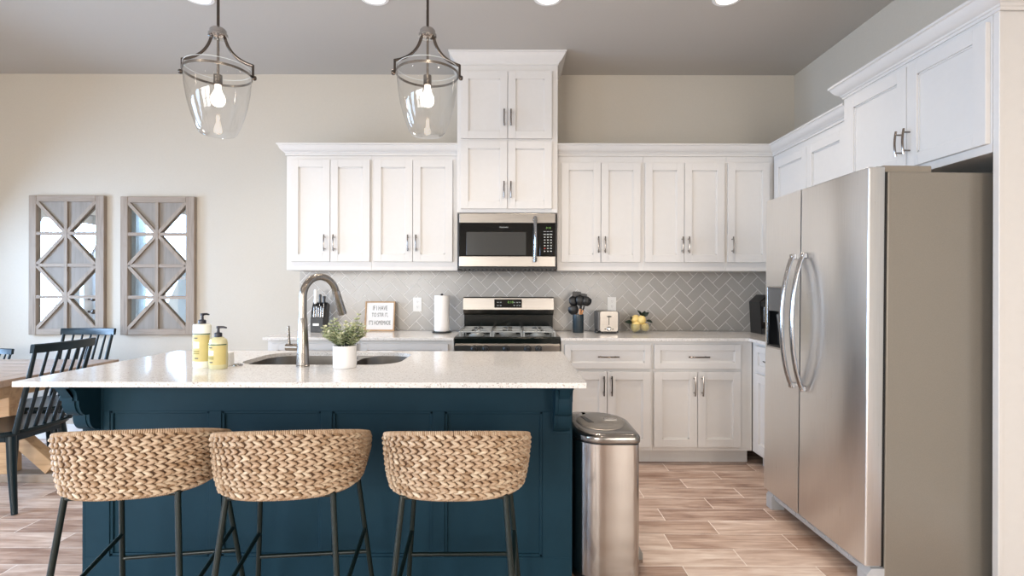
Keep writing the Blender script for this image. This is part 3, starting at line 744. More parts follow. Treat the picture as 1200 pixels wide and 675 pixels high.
# sink
root = thing('sink', 'undermount double bowl stainless steel sink in the island', 'sink', (-0.91, 2.58, 0.69))
bm = bm_new()
outer = rrect(-1.308, -0.51, 2.330, 2.822, 0.14)
divx = -0.80
bowls = [rrect(-1.292, divx-0.012, 2.344, 2.810, 0.12), rrect(divx+0.012, -0.524, 2.344, 2.810, 0.12)]
slab_hole(bm, outer, bowls, 0.890, 0.893)
# shell walls of each bowl
for (x0, x1) in ((-1.292, divx-0.012), (divx+0.012, -0.524)):
    def ring(inset, z, r): return [(x, y, z) for x, y in rrect(x0+inset, x1-inset, 2.344+inset, 2.810-inset, r)]
    loft(bm, [ring(0, 0.8925, 0.12), ring(0.004, 0.76, 0.116), ring(0.012, 0.712, 0.108), ring(0.045, 0.700, 0.075)], cap0=False, cap1=True)
    loft(bm, [ring(-0.002, 0.8905, 0.122), ring(0.0, 0.76, 0.118), ring(0.008, 0.710, 0.112), ring(0.045, 0.696, 0.075)], cap0=False, cap1=True)
obj('basin', bm, M['steel_h'], root, 40)
for cx_ in (-1.05, -0.66):
    bm = bm_new(); lathe(bm, [(0, 0.0005), (0.02, 0.0005), (0.024, 0.002), (0.042, 0.004), (0.044, 0.0)], 28, loc=(cx_, 2.60, 0.7005)); obj('drain', bm, M['chrome'], root, 40)
bm = bm_new(); lathe(bm, [(0, 0.010), (0.012, 0.010), (0.014, 0.0085), (0.018, 0.007), (0.0205, 0.004), (0.021, 0), (0, 0)], 28, loc=(-1.243, 2.322, 0.914))
tag(obj('sink_button', bm, M['chrome'], None, 40), 'small round steel button set in the island worktop left of the sink', 'button')

# faucet
fx, fy = -0.938, 2.298
root = thing('faucet', 'tall brushed steel gooseneck faucet on the island', 'faucet', (fx, fy, 0.914))
bm = bm_new(); lathe(bm, [(0, 0), (0.029, 0), (0.029, 0.006), (0.027, 0.008), (0.0265, 0.05), (0.0185, 0.215), (0.0175, 0.218), (0, 0.218)], 32, loc=(fx, fy, 0.914)); obj('base', bm, M['nickel'], root, 40)
ddx, ddy = 0.09, 0.175; rad = math.hypot(ddx, ddy)/2; ux, uy = ddx/(2*rad), ddy/(2*rad)
pts = [(fx, fy, 1.13), (fx, fy, 1.18), (fx, fy, 1.225)]
zc = 1.225
for i in range(1, 19):
    a = R(180-165*i/18); pts.append((fx+ux*(rad+rad*math.cos(a)), fy+uy*(rad+rad*math.cos(a)), zc+rad*0.95*math.sin(a)))
bm = bm_new(); tube(bm, pts, 0.0165, 20); obj('spout', bm, M['nickel'], root, 40)
pe = Vector(pts[-1]); dirn = (pe-Vector(pts[-2])).normalized()
bm = bm_new(); tube(bm, [pe-dirn*0.004, pe+dirn*0.01, pe+dirn*0.075, pe+dirn*0.118], [0.0172, 0.0185, 0.0205, 0.0225], 20); sh = obj('spray_head', bm, M['nickel'], root, 40)
bm = bm_new(); q = pe+dirn*0.055+Vector((ux*0.0195, uy*0.0195, 0.002)); tube(bm, [q-dirn*0.014, q+dirn*0.018], 0.0055, 10); obj('spray_button', bm, M['black'], sh, 40)
bm = bm_new(); cyl(bm, (fx, fy, 0.914+0.085), (fx-0.078, fy+0.012, 0.914+0.085), 0.0165, seg=24); obj('handle_hub', bm, M['nickel'], root, 35)
bm = bm_new(); tube(bm, [(fx-0.064, fy+0.01, 0.999), (fx-0.066, fy+0.01, 1.03), (fx-0.069, fy+0.01, 1.095)], [0.0075, 0.0065, 0.0055], 12, flat=(1.2, 0.8)); obj('lever', bm, M['nickel'], root, 40)

# ================================================================== STOOLS
def shell_pt(a, off=0.0, v=0.5):
    """a: -1..1 around the back, v: 0 bottom..1 top. local coords, back at -y"""
    ang = a*R(112); n = 2.5
    s, c = math.sin(ang), math.cos(ang)
    x = math.copysign(abs(s)**(2/n), s)*0.246; y = -math.copysign(abs(c)**(2/n), c)*(0.205 if c > 0 else 0.27)
    ztop = 0.750-0.30*y; zbot = 0.600 + 0.02*max(0, y)/0.2
    if abs(a) > 0.86: # rounded arm end
        k = (abs(a)-0.86)/0.14; ztop -= 0.05*k*k; zbot += 0.02*k*k
    z = zbot+(ztop-zbot)*v
    sc = 1-0.055*(1-v)-0.03*(1-v)**4*1.6
    return Vector((x*sc, y*sc, z))
def shell_frame(a, v):
    e = 0.004
    t = (shell_pt(min(1, a+e), 0, v)-shell_pt(max(-1, a-e), 0, v)).normalized()
    u = (shell_pt(a, 0, min(1, v+0.02))-shell_pt(a, 0, max(0, v-0.02))).normalized()
    nrm = t.cross(u).normalized(); u = nrm.cross(t)
    p = shell_pt(a, 0, v)
    if nrm.dot(Vector((p.x, p.y-0.02, 0))) < 0: nrm = -nrm
    return p, t, u, nrm
# arc-length parameterisation
AS = [i/200*2-1 for i in range(201)]; LN = [0]
for i in range(200): LN.append(LN[-1]+(shell_pt(AS[i+1], 0, 0.5)-shell_pt(AS[i], 0, 0.5)).length)
def a_of(s):
    s = min(max(s, 0), LN[-1])
    for i in range(200):
        if LN[i+1] >= s: return AS[i]+(AS[i+1]-AS[i])*(s-LN[i])/max(1e-9, LN[i+1]-LN[i])
    return 1
def make_stool(label, loc, rz):
    root = thing('bar_stool', label, 'stool', (0, 0, 0), 0, 'woven bar stools at the island')
    WM[root.name] = Matrix.Identity(4)
    # woven back: backing shell and braids
    bm = bm_new(); t = bmesh.new(); nA, nV = 60, 6; G = {}
    for i in range(nA+1):
        for j in range(nV+1):
            p, tt, uu, nn = shell_frame(-1+2*i/nA, j/nV)
            for k, o_ in ((0, 0.003), (1, -0.012)): G[i, j, k] = t.verts.new(p+nn*o_)
    for i in range(nA):
        for j in range(nV):
            for k in (0, 1): t.faces.new((G[i, j, k], G[i+1, j, k], G[i+1, j+1, k], G[i, j+1, k]))
    for i in range(nA):
        for j in (0, nV): t.faces.new((G[i, j, 0], G[i+1, j, 0], G[i+1, j, 1], G[i, j, 1]))
    for j in range(nV):
        for i in (0, nA): t.faces.new((G[i, j, 0], G[i, j+1, 0], G[i, j+1, 1], G[i, j, 1]))
    bmesh.ops.recalc_face_normals(t, faces=t.faces[:]); merge(bm, t)
    back = obj('back_shell', bm, M['braidbase'], root, 50)
    unit = bmesh.new(); bmesh.ops.create_uvsphere(unit, u_segments=8, v_segments=6, radius=1)
    uv = [v.co.copy() for v in unit.verts]; uf = [[v.index for v in f.verts] for f in unit.faces]; unit.free()
    V, F, RN = [], [], []
    def lobe(c, ax, side, nrm, L, Wd, T, rnd):
        base = len(V)
        for q in uv:
            # teardrop: thicker toward +ax
            k = 1+0.25*q.z
            V.append(c+ax*(q.z*L)+side*(q.x*Wd*k)+nrm*(q.y*T*k)); RN.append(rnd)
        for f in uf: F.append([base+i for i in f])
    rows = 10; rg = random.Random(3)
    for inner in (False, True):
        for r in range(rows):
            v = (r+0.5)/rows; hh = (0.21/rows)
            step = 0.0270; n = int(LN[-1]/step); ph = rg.random()*step
            for k in range(n+1):
                a = a_of(ph+k*step)
                p, tt, uu, nn = shell_frame(a, v)
                top = shell_pt(a, 0, 1).z-shell_pt(a, 0, 0).z; h = top/rows
                side = -1 if inner else 1; nn2 = nn*side
                for up in (1, -1):
                    jx = rg.uniform(-0.002, 0.002); ang = R(rg.uniform(19, 28))*up*-1
                    ax = (tt*math.cos(ang)+uu*math.sin(ang)).normalized(); sd = nn.cross(ax)
                    c = p+uu*(up*h*0.235)+tt*(jx+(0.004 if up > 0 else 0))+nn2*(0.004 if not inner else 0.012)
                    c += nn2*rg.uniform(-0.0008, 0.0008)
                    ax2 = (ax+nn2*0.20).normalized()
                    rnd = min(1, max(0, rg.gauss(0.58, 0.2)))
                    if rg.random() < 0.04: rnd = 0.05
                    if not inner or r % 1 == 0: lobe(c, ax2, sd, nn2, 0.0186*rg.uniform(0.92, 1.1), max(0.0036, h*0.29)*rg.uniform(0.9, 1.08), 0.0066, rnd)
    # wrapped rim: short diagonal wraps along top and bottom edges
    for v, rr in ((1.0, 0.0105), (0.0, 0.008)):
        step = 0.0062
        for k in range(int(LN[-1]/step)+1):
            a = a_of(k*step); p, tt, uu, nn = shell_frame(a, v)
            c = p+uu*(0.002 if v else -0.001)-nn*0.003
            ax = (nn*0.8+uu*0.25+tt*0.2).normalized()
            lobe(c, (nn+tt*0.25).normalized(), tt, uu, rr*1.05, 0.0038, rr*0.85, min(1, max(0, rg.gauss(0.5, 0.12))))
    for sgn in (-1, 1):
        for k in range(12):
            v = (k+0.5)/12; p, tt, uu, nn = shell_frame(sgn*1.0, v); lobe(p, nn, uu, tt, 0.0105, 0.0065, 0.008, 0.5)
    me = bpy.data.meshes.new('weave'); me.from_pydata([tuple(v) for v in V], [], F); me.materials.append(M['braid'])
    at = me.attributes.new('rnd', 'FLOAT', 'POINT'); at.data.foreach_set('value', RN); me.shade_smooth()
    wv = bpy.data.objects.new('weave', me); C.objects.link(wv); wv.parent = root; WM[wv.name] = Matrix.Identity(4)
    # woven seat: coils of braid on a board
    V.clear(); F.clear(); RN.clear()
    def seat_out(k, scale=1.0):
        th = 2*math.pi*k; n = 2.6; s, c = math.sin(th), math.cos(th)
        return Vector((math.copysign(abs(s)**(2/n), s)*0.222*scale, 0.02-math.copysign(abs(c)**(2/n), c)*0.205*scale, 0))
    for ringi in range(11):
        sc = 1-ringi*0.088
        Lr = 1.3*sc; n = max(6, int(Lr/0.022))
        for k in range(n):
            p = seat_out(k/n, sc); q_ = seat_out((k+0.02)/n, sc); tt = (q_-p).normalized(); nn = Vector((0, 0, 1)); sd = nn.cross(tt)
            for up in (1, -1):
                ang = R(30)*up; ax = tt*math.cos(ang)+sd*math.sin(ang)
                lobe(p+sd*(up*0.0045)+Vector((0, 0, 0.634)), ax, nn.cross(ax), nn, 0.0150, 0.0058, 0.0058, min(1, max(0, rg.gauss(0.55, 0.2))))
    me = bpy.data.meshes.new('seat_weave'); me.from_pydata([tuple(v) for v in V], [], F); me.materials.append(M['braid'])
    at = me.attributes.new('rnd', 'FLOAT', 'POINT'); at.data.foreach_set('value', RN); me.shade_smooth()
    sw = bpy.data.objects.new('seat_weave', me); C.objects.link(sw)
    bm = bm_new(); loft(bm, [[tuple(seat_out(k/40, s)+Vector((0, 0, z))) for k in range(40)] for s, z in ((0.90, 0.598), (0.99, 0.602), (1.0, 0.615), (1.0, 0.630))]); seat = obj('seat', bm, M['braidbase'], root, 40)
    sw.parent = seat; WM[sw.name] = Matrix.Identity(4)
    # metal frame
    tops = {(-1, -1): (-0.165, -0.150, 0.600), (1, -1): (0.165, -0.150, 0.600), (-1, 1): (-0.175, 0.170, 0.600), (1, 1): (0.175, 0.170, 0.600)}
    bots = {(-1, -1): (-0.215, -0.235, 0.0), (1, -1): (0.215, -0.235, 0.0), (-1, 1): (-0.230, 0.285, 0.0), (1, 1): (0.230, 0.285, 0.0)}
    for k in tops:
        bm = bm_new(); tube(bm, [tops[k], bots[k]], 0.0095, 12); bm2 = obj('leg', bm, M['stoolmetal'], root, 40)
        bm = bm_new(); b = Vector(bots[k]); cyl(bm, b, b+Vector((0, 0, 0.006)), 0.012, seg=12); obj('foot_cap', bm, M['black'], bm2, 40)
    def at_z(k, z): a, b = Vector(tops[k]), Vector(bots[k]); return b+(a-b)*(z/0.6)
    bm = bm_new(); tube(bm, [at_z((-1, 1), 0.205), at_z((1, 1), 0.205)], 0.008, 12); obj('footrest', bm, M['stoolmetal'], root, 40)
    for s in (-1, 1):
        bm = bm_new(); tube(bm, [at_z((s, 1), 0.307), at_z((s, -1), 0.25)], 0.008, 12); obj('stretcher', bm, M['stoolmetal'], root, 40)
    bm = bm_new()
    loop_ = [Vector(tops[k])-Vector((0, 0, 0.004)) for k in ((-1, -1), (1, -1), (1, 1), (-1, 1), (-1, -1))]
    for i in range(4): tube(bm, [loop_[i], loop_[i+1]], 0.0085, 12)
    obj('seat_frame', bm, M['stoolmetal'], root, 40)
    root.location = loc; root.rotation_euler = (0, 0, rz)
    return root
SY = 1.80
st = make_stool('woven straw bar stool nearest the trash can, rightmost of the three', (-0.188, SY, 0), R(1))
dup(st, (-0.762, SY, 0), R(6), 'woven straw bar stool in the middle of the three at the island')
dup(st, (-1.28, SY, 0), R(9), 'woven straw bar stool at the left end of the island, nearest the dining table')

# ================================================================== TRASH CAN
root = thing('trash_can', 'tall brushed steel step trash can at the right end of the island', 'trash can', (0.40, 2.37, 0))
def can(inset, z, dx=0):
    # flat back on the island side, bowed front on the right
    pts_ = []
    x0, x1, y0, y1 = 0.272+inset, 0.545-inset, 2.165+inset, 2.575-inset
    for cx_, cy_, r_, a0, a1 in ((x1-0.03, y0+0.03, 0.03, -90, 0), (x1-0.16, y1-0.16, 0.16, 0, 90), (x0+0.05, y1-0.05, 0.05, 90, 180), (x0+0.13, y0+0.13, 0.13, 180, 270)):
        for k in range(9):
            a = R(a0+(a1-a0)*k/8); bow = 0.0
            pts_.append((cx_+r_*math.cos(a), cy_+r_*math.sin(a), z))
    return pts_
bm = bm_new(); loft(bm, [can(0.004, 0.03), can(0.0, 0.034), can(0.0, 0.604)]); obj('body', bm, M['steel'], root, 30)
bm = bm_new(); loft(bm, [can(0.002, 0.0), can(-0.002, 0.004), can(-0.002, 0.030)]); obj('base', bm, M['black'], root, 30)
bm = bm_new(); loft(bm, [can(0.003, 0.604), can(0.003, 0.612)]); obj('rim', bm, M['black'], root, 30)
bm = bm_new(); loft(bm, [can(-0.003, 0.612), can(-0.004, 0.616), can(-0.004, 0.634), can(0.002, 0.644), can(0.012, 0.649), can(0.04, 0.652)]); lid = obj('lid', bm, brushed('dark lid steel', '8d8985', 0.2, 'x', 0.03), root, 40)
bm = bm_new(); loft(bm, [[(0.41+0.11*math.cos(R(k*10)), 2.37+0.15*math.sin(R(k*10)), 0.652) for k in range(36)], [(0.41+0.10*math.cos(R(k*10)), 2.37+0.14*math.sin(R(k*10)), 0.657) for k in range(36)]]); obj('lid_dome', bm, M['steel_h'], lid, 40)
bm = bm_new(); prism(bm, [(0.325, 2.44), (0.345, 2.44), (0.375, 2.33), (0.350, 2.33)], 'z', 0.6555, 0.6585); obj('lid_vent', bm, M['black'], lid)
bm = bm_new(); box(bm, 0.43, 0.49, 2.375, 2.41, 0.6560, 0.6590, 0.001); obj('lid_plate', bm, M['chrome'], lid)
bm = bm_new(); prism(bm, [(0.53, 2.27), (0.585, 2.28), (0.598, 2.33), (0.598, 2.40), (0.585, 2.45), (0.53, 2.46)], 'z', 0.045, 0.060)
prism(bm, [(0.50, 2.33), (0.56, 2.33), (0.56, 2.40), (0.50, 2.40)], 'z', 0.028, 0.046); obj('pedal', bm, M['steel_h'], root)

# ================================================================== FRIDGE
root = thing('refrigerator', 'large side by side stainless steel refrigerator in its white surround', 'refrigerator', (1.477, 2.6, 0.0))
Fx = 1.477; D1, D2, DS = 2.140, 3.000-0.0+0.0, 2.642
D2 = 2.998
# D2 is the far side of the fridge, just inside the far end panel
bm = bm_new(); box(bm, Fx+0.085, 2.31, D1+0.006, D2-0.006, 0.035, 1.760, 0.004, 2); obj('cabinet_body', bm, M['fridge_side'], root)
bm = bm_new(); box(bm, Fx+0.070, Fx+0.086, D1+0.012, D2-0.012, 0.10, 1.76); obj('door_gasket', bm, M['black'], root)
bm = bm_new(); box(bm, Fx, Fx+0.070, D1, DS-0.003, 0.106, 1.779, 0.006, 3); fd = obj('fridge_door', bm, M['steel_v'], root, 30)
bm = bm_new(); dy0, dy1, dz0, dz1 = 2.800, 2.975, 0.935, 1.275
for q in ((DS+0.003, dy0, 0.106, 1.779), (dy1, D2, 0.106, 1.779), (dy0, dy1, 0.106, dz0), (dy0, dy1, dz1, 1.779)): box(bm, Fx, Fx+0.070, *q)
zd = obj('freezer_door', bm, M['steel_v'], root)
bm = bm_new()
box(bm, Fx+0.055, Fx+0.069, dy0, dy1, dz0, dz1); box(bm, Fx+0.006, Fx+0.056, dy0, dy0+0.006, dz0, dz1); box(bm, Fx+0.006, Fx+0.056, dy1-0.006, dy1, dz0, dz1)
box(bm, Fx+0.006, Fx+0.056, dy0, dy1, dz0, dz0+0.012)
di = obj('dispenser', bm, M['black'], zd)
bm = bm_new(); box(bm, Fx+0.003, Fx+0.055, dy0+0.002, dy1-0.002, dz1-0.135, dz1-0.002, 0.003); obj('dispenser_panel', bm, basic('dark grey panel', '5b5a58', 0.3), zd)
bm = bm_new()
for q in ((dy0-0.006, dy0+0.002, dz0-0.006, dz1+0.006), (dy1-0.002, dy1+0.006, dz0-0.006, dz1+0.006), (dy0, dy1, dz0-0.006, dz0+0.003), (dy0, dy1, dz1-0.003, dz1+0.006)): box(bm, Fx-0.003, Fx+0.006, *q, 0.001)
obj('dispenser_frame', bm, M['chrome'], zd)
bm = bm_new(); prism(bm, [(Fx+0.05, 1.14), (Fx+0.02, 1.12), (Fx+0.035, 1.02), (Fx+0.052, 1.02)], 'y', dy0+0.06, dy1-0.06); obj('dispenser_paddle', bm, basic('grey paddle', '6d6d6c', 0.3), zd)
for par, yy in ((fd, 2.592), (zd, 2.690)):
    bm = bm_new(); pts = []
    for i in range(21):
        s = -1+2*i/20; pts.append((Fx-0.012-0.058*(1-s*s)**0.8, yy, 1.098+s*0.345))
    tube(bm, pts, 0.0125, 12, flat=(1.15, 0.85))
    for z in (1.435, 0.762): box(bm, Fx-0.026, Fx+0.001, yy-0.012, yy+0.012, z-0.014, z+0.014, 0.003)
    obj('handle', bm, brushed('dark handle steel', 'a5a3a2', 0.2, 'z', 0.03), par, 40)
for yy in (D1+0.02, D2-0.14):
    bm = bm_new(); box(bm, Fx+0.045, Fx+0.075, yy, yy+0.05, 1.752, 1.785, 0.003); box(bm, Fx+0.072, Fx+0.28, yy, yy+0.12, 1.758, 1.790, 0.004); obj('hinge_cover', bm, basic('taupe plastic', '8a8276', 0.4), root)
bm = bm_new(); box(bm, Fx+0.03, Fx+0.10, D1+0.02, D2-0.02, 0.055, 0.098, 0.003)
for k in range(9): box(bm, Fx+0.026, Fx+0.032, D1+0.06+k*0.085, D1+0.12+k*0.085, 0.07, 0.082)
obj('toe_grille', bm, basic('light grey plastic', 'b3b5b8', 0.4), root)
for yy in (D1+0.005, D2-0.065):
    bm = bm_new(); prism(bm, [(Fx+0.012, 0.0), (Fx+0.012, 0.07), (Fx+0.03, 0.095), (Fx+0.085, 0.095), (Fx+0.085, 0.0)], 'y', yy, yy+0.06); obj('foot', bm, basic('light grey plastic', 'b3b5b8', 0.4), root)
for yy in (D1+0.06, D2-0.06):
    bm = bm_new(); cyl(bm, (2.2, yy, 0), (2.2, yy, 0.05), 0.02); obj('roller', bm, M['black'], root)
root.rotation_euler = (0, R(0.45), 0)

# ================================================================== PENDANTS
def pendant(label, x, y, rz):
    root = thing('pendant_light', label, 'pendant light', (x, y, ZC), 0, 'glass pendants over the island')
    bm = bm_new(); lathe(bm, [(0, 0), (0.062, 0), (0.062, -0.012), (0.05, -0.022), (0.012, -0.030), (0, -0.030)], 32, loc=(x, y, ZC-0.0005)); obj('canopy', bm, M['nickel'], root, 35)
    bm = bm_new(); cyl(bm, (x, y, ZC-0.028), (x, y, 2.478), 0.0065, seg=14); obj('stem', bm, M['bronze'], root, 40)
    bm = bm_new(); lathe(bm, [(0, 0.022), (0.012, 0.022), (0.030, 0.018), (0.036, 0.010), (0.036, -0.004), (0.042, -0.008), (0.042, -0.020), (0.030, -0.026), (0.014, -0.030), (0, -0.030)], 32, loc=(x, y, 2.462)); hub = obj('hub', bm, M['chrome'], root, 35)
    rm = Matrix.Translation((x, y, 0)) @ Matrix.Rotation(rz, 4, 'Z')
    ring_z, rr = 2.268, 0.146
    for s in (-1, 1):
        bm = bm_new(); P0 = Vector((s*0.028, 0, 2.445)); P1 = Vector((s*0.048, 0, 2.345)); P2 = Vector((s*(rr+0.004), 0, 2.322))
        pts = [rm @ (P0*(1-t)**2+P1*2*t*(1-t)+P2*t*t) for t in [i/14 for i in range(15)]]
        tube(bm, pts, 0.0062, 8, flat=(0.8, 1.2))
        tube(bm, [rm @ Vector((s*(rr+0.004), 0, 2.326)), rm @ Vector((s*(rr+0.004), 0, ring_z))], 0.0058, 8)
        arm = obj('arm', bm, M['bronze'], root, 40)
        bm = bm_new(); lathe(bm, [(0, -0.011), (0.009, -0.008), (0.012, 0), (0.009, 0.008), (0, 0.011)], 16, mat=rm @ Matrix.Translation((s*(rr+0.010), 0, ring_z-0.004)) @ Matrix.Rotation(R(90), 4, 'Y')); obj('finial', bm, M['bronze'], arm, 40)
    bm = bm_new(); lathe(bm, [(rr-0.003, -0.0055), (rr, -0.0055), (rr, 0.0055), (rr-0.003, 0.0055)], 64, loc=(x, y, ring_z), close=True); obj('ring', bm, M['nickel'], root, 40)
    # glass bell, open at the top
    prof = [(0.1425, 0.026), (0.1415, 0.0), (0.1405, -0.03), (0.136, -0.08), (0.126, -0.14), (0.110, -0.20), (0.092, -0.25), (0.082, -0.272), (0.072, -0.283), (0.05, -0.287), (0, -0.287)]
    bm = bm_new(); lathe(bm, prof, 64, loc=(x, y, ring_z)); gl = obj('glass_shade', bm, M['glass'], root, 60)
    bm = bm_new(); lathe(bm, [(0.1417, 0.0260), (0.1430, 0.0260), (0.1430, 0.0275), (0.1417, 0.0275)], 64, loc=(x, y, ring_z), close=True); 
    obj('glass_rim', bm, basic('glass edge', 'dfe6e6', 0.1, spec=0.8), gl, 60)
    bm = bm_new(); cyl(bm, (x, y, 2.44), (x, y, 2.262), 0.006, seg=12); cyl(bm, (x, y, 2.262), (x, y, 2.215), 0.019, 0.019, 20); obj('socket', bm, M['nickel'], root, 40)
    bm = bm_new(); lathe(bm, [(0.012, 0.0), (0.013, -0.02), (0.020, -0.036), (0.028, -0.052), (0.031, -0.068), (0.028, -0.084), (0.018, -0.096), (0, -0.100)], 32, loc=(x, y, 2.216)); blb = obj('bulb', bm, M['bulb'], root, 60)
    d = bpy.data.lights.new('bulb_light', 'POINT'); d.energy = BULB_POWER; d.color = (1.0, 0.88, 0.76); d.shadow_soft_size = 0.04
    lo = bpy.data.objects.new('bulb_light', d); C.objects.link(lo); lo.parent = root; lo.location = (0, 0, 2.09-ZC)
    return root
pendant('left clear glass bell pendant hanging over the sink end of the island', -1.38, 2.40, R(14))
pendant('right clear glass bell pendant hanging in front of the tower cabinet', -0.398, 2.40, R(11))

# ================================================================== DOWNLIGHTS_AND_FILL
names = ['recessed ceiling light beside the left pendant, leftmost in view', 'recessed ceiling light left of the right pendant', 'recessed ceiling light right of the right pendant, near the tower cabinet', 'recessed ceiling light nearest the right wall, above the fridge side']
for i, (x, y) in enumerate(DOWNLIGHTS_AND_FILL):
    lab = names[i] if i < 4 else ['recessed ceiling light over the left of the room behind the stools', 'recessed ceiling light over the middle of the room behind the stools', 'recessed ceiling light over the right of the room behind the stools', 'recessed ceiling light over the rear left of the room', 'recessed ceiling light over the rear middle of the room', 'recessed ceiling light over the rear right of the room'][i-4]
    root = thing('downlight', lab, 'ceiling light', (x, y, ZC), 0, 'recessed ceiling lights')
    bm = bm_new(); lathe(bm, [(0.066, -0.002), (0.070, -0.006), (0.088, -0.004), (0.091, 0.0), (0.066, 0.0)], 40, loc=(x, y, ZC-0.0004), close=True); obj('trim_ring', bm, M['trim'], root, 40)
    bm = bm_new(); lathe(bm, [(0, -0.0035), (0.0665, -0.0025), (0.0665, -0.0005), (0, -0.0005)], 40, loc=(x, y, ZC-0.0004)); obj('diffuser', bm, M['lampglow'], root, 40)
    d = bpy.data.lights.new('downlight_lamp', 'AREA'); d.shape = 'DISK'; d.size = 0.13; d.energy = DOWN_POWER*(1.0 if i < 4 else 1.3); d.color = DOWN_COL; d.spread = R(105 if i < 4 else 150)
    lo = bpy.data.objects.new('downlight_lamp', d); C.objects.link(lo); lo.parent = root; lo.location = (0, 0, -0.008)

# ================================================================== MIRRORS
def mirror(label, x0, x1, z0, z1):
    y = YB-0.001; root = thing('window_mirror', label, 'mirror', ((x0+x1)/2, y, z0), 0, 'rustic wooden mirrors')
    f = 0.062; dpt = 0.035
    bm = bm_new(); box(bm, x0+0.01, x1-0.01, y-0.010, y, z0+0.01, z1-0.01); obj('mirror_glass', bm, M['mirror'], root)
    for a_, b_ in ((x0, x0+f), (x1-f-0.01, x1)):
        bm = bm_new(); box(bm, a_, b_, y-dpt, y, z0, z1, 0.003); obj('side_frame', bm, M['rustic'], root)
    for a_, b_ in ((z0, z0+f*0.8), (z1-f*0.8, z1)):
        bm = bm_new(); box(bm, x0+f, x1-f-0.01, y-dpt+0.001, y, a_, b_, 0.003); obj('rail_frame', bm, M['rustic_x'], root)
    ix0, ix1, iz0, iz1 = x0+f, x1-f-0.01, z0+f*0.8, z1-f*0.8; cx_ = (ix0+ix1)/2; hz = (iz1-iz0)/4
    zs = [iz0+k*hz for k in range(5)]; wst = 0.026; yy = y-0.022
    bm = bm_new(); bar(bm, (cx_, yy-0.003, iz0), (cx_, yy-0.003, iz1), wst, 0.020)
    obj('center_bar', bm, M['rustic'], root)
    bm = bm_new()
    for z in zs[1:4]: bar(bm, (ix0, yy, z), (ix1, yy, z), 0.020, wst)
    obj('cross_bar', bm, M['rustic_x'], root)
    # diagonals: X over the top two rows and X over the bottom two rows
    n = 0
    for (za, zb) in ((zs[0], zs[1]), (zs[2], zs[3])):
        pass
    segs = [((ix0, zs[4]), (cx_, zs[3])), ((ix1, zs[4]), (cx_, zs[3])), ((cx_, zs[3]), (ix0, zs[2])), ((cx_, zs[3]), (ix1, zs[2])),
            ((ix0, zs[2]), (cx_, zs[1])), ((ix1, zs[2]), (cx_, zs[1])), ((cx_, zs[1]), (ix0, zs[0])), ((cx_, zs[1]), (ix1, zs[0]))]
    for (a, b) in segs:
        bm = bm_new(); bar(bm, (a[0], yy-0.002, a[1]), (b[0], yy-0.002, b[1]), 0.020, wst, up=(0, 1, 0)) if False else bar(bm, (a[0], yy-0.002, a[1]), (b[0], yy-0.002, b[1]), wst*1.05, 0.018, up=(0, 1, 0))
        obj('diagonal_bar', bm, M['rustic'], root)
    # boards filling the triangles touching the centre line
    tris = []
    for top, apex in ((4, 3), (2, 3), (2, 1), (0, 1)):
        tris.append([(ix0, zs[top]), (ix1, zs[top]), (cx_, zs[apex])])
    for tr in tris:
        bm = bm_new(); prism(bm, tr, 'y', y-0.016, y-0.009); obj('wood_panel', bm, M['rustic_in'], root)
    return root
mirror('rustic wooden lattice mirror on the left, above the dining chairs', -4.01, -3.385, 0.872, 2.028)
mirror('rustic wooden lattice mirror on the right, behind the soap bottles', -3.250, -2.635, 0.872, 2.020)

# ================================================================== DINING SET
root = thing('dining_table', 'worn wooden farmhouse dining table cut off by the left edge', 'table', (-3.6, 3.2, 0))
TX0, TX1, TY0, TY1 = -4.42, -2.76, 2.74, 3.60
bm = bm_new(); n = 6; wy = (TY1-TY0)/n
for k in range(n): box(bm, TX0+0.11, TX1-0.11, TY0+k*wy+0.0005, TY0+(k+1)*wy-0.0005, 0.722, 0.760, 0.002)
box(bm, TX0, TX0+0.109, TY0, TY1, 0.722, 0.760, 0.003); box(bm, TX1-0.109, TX1, TY0, TY1, 0.722, 0.760, 0.003)
obj('tabletop', bm, M['table'], root)
bm = bm_new()
for q in ((TX0+0.12, TX1-0.12, TY0+0.06, TY0+0.085), (TX0+0.12, TX1-0.12, TY1-0.085, TY1-0.06), (TX0+0.12, TX0+0.145, TY0+0.085, TY1-0.085), (TX1-0.145, TX1-0.12, TY0+0.085, TY1-0.085)): box(bm, *q, 0.635, 0.721)
obj('apron', bm, M['tableleg'], root)
yb = 3.36
bm = bm_new(); box(bm, TX0+0.2, TX1-0.20, yb-0.05, yb+0.05, 0.0, 0.055, 0.004); obj('foot_beam', bm, M['rustic_x'], root)
for xs_, xe_ in ((-3.62, -3.0), (-3.62, -4.20)):
    bm = bm_new(); bar(bm, (xs_, yb, 0.63), (xe_, yb, 0.085), 0.085, 0.075, 0.003, up=(0, 1, 0)); obj('brace', bm, M['tableleg'], root)
for x in (TX0+0.30, -3.60, -3.30):
    bm = bm_new(); box(bm, x-0.045, x+0.045, yb-0.045, yb+0.045, 0.054, 0.636, 0.003); obj('post', bm, M['tableleg'], root)
bm = bm_new(); box(bm, TX0+0.25, TX1-0.25, TY0+0.084, TY1-0.084, 0.634, 0.66); obj('cross_support', bm, M['tableleg'], root)

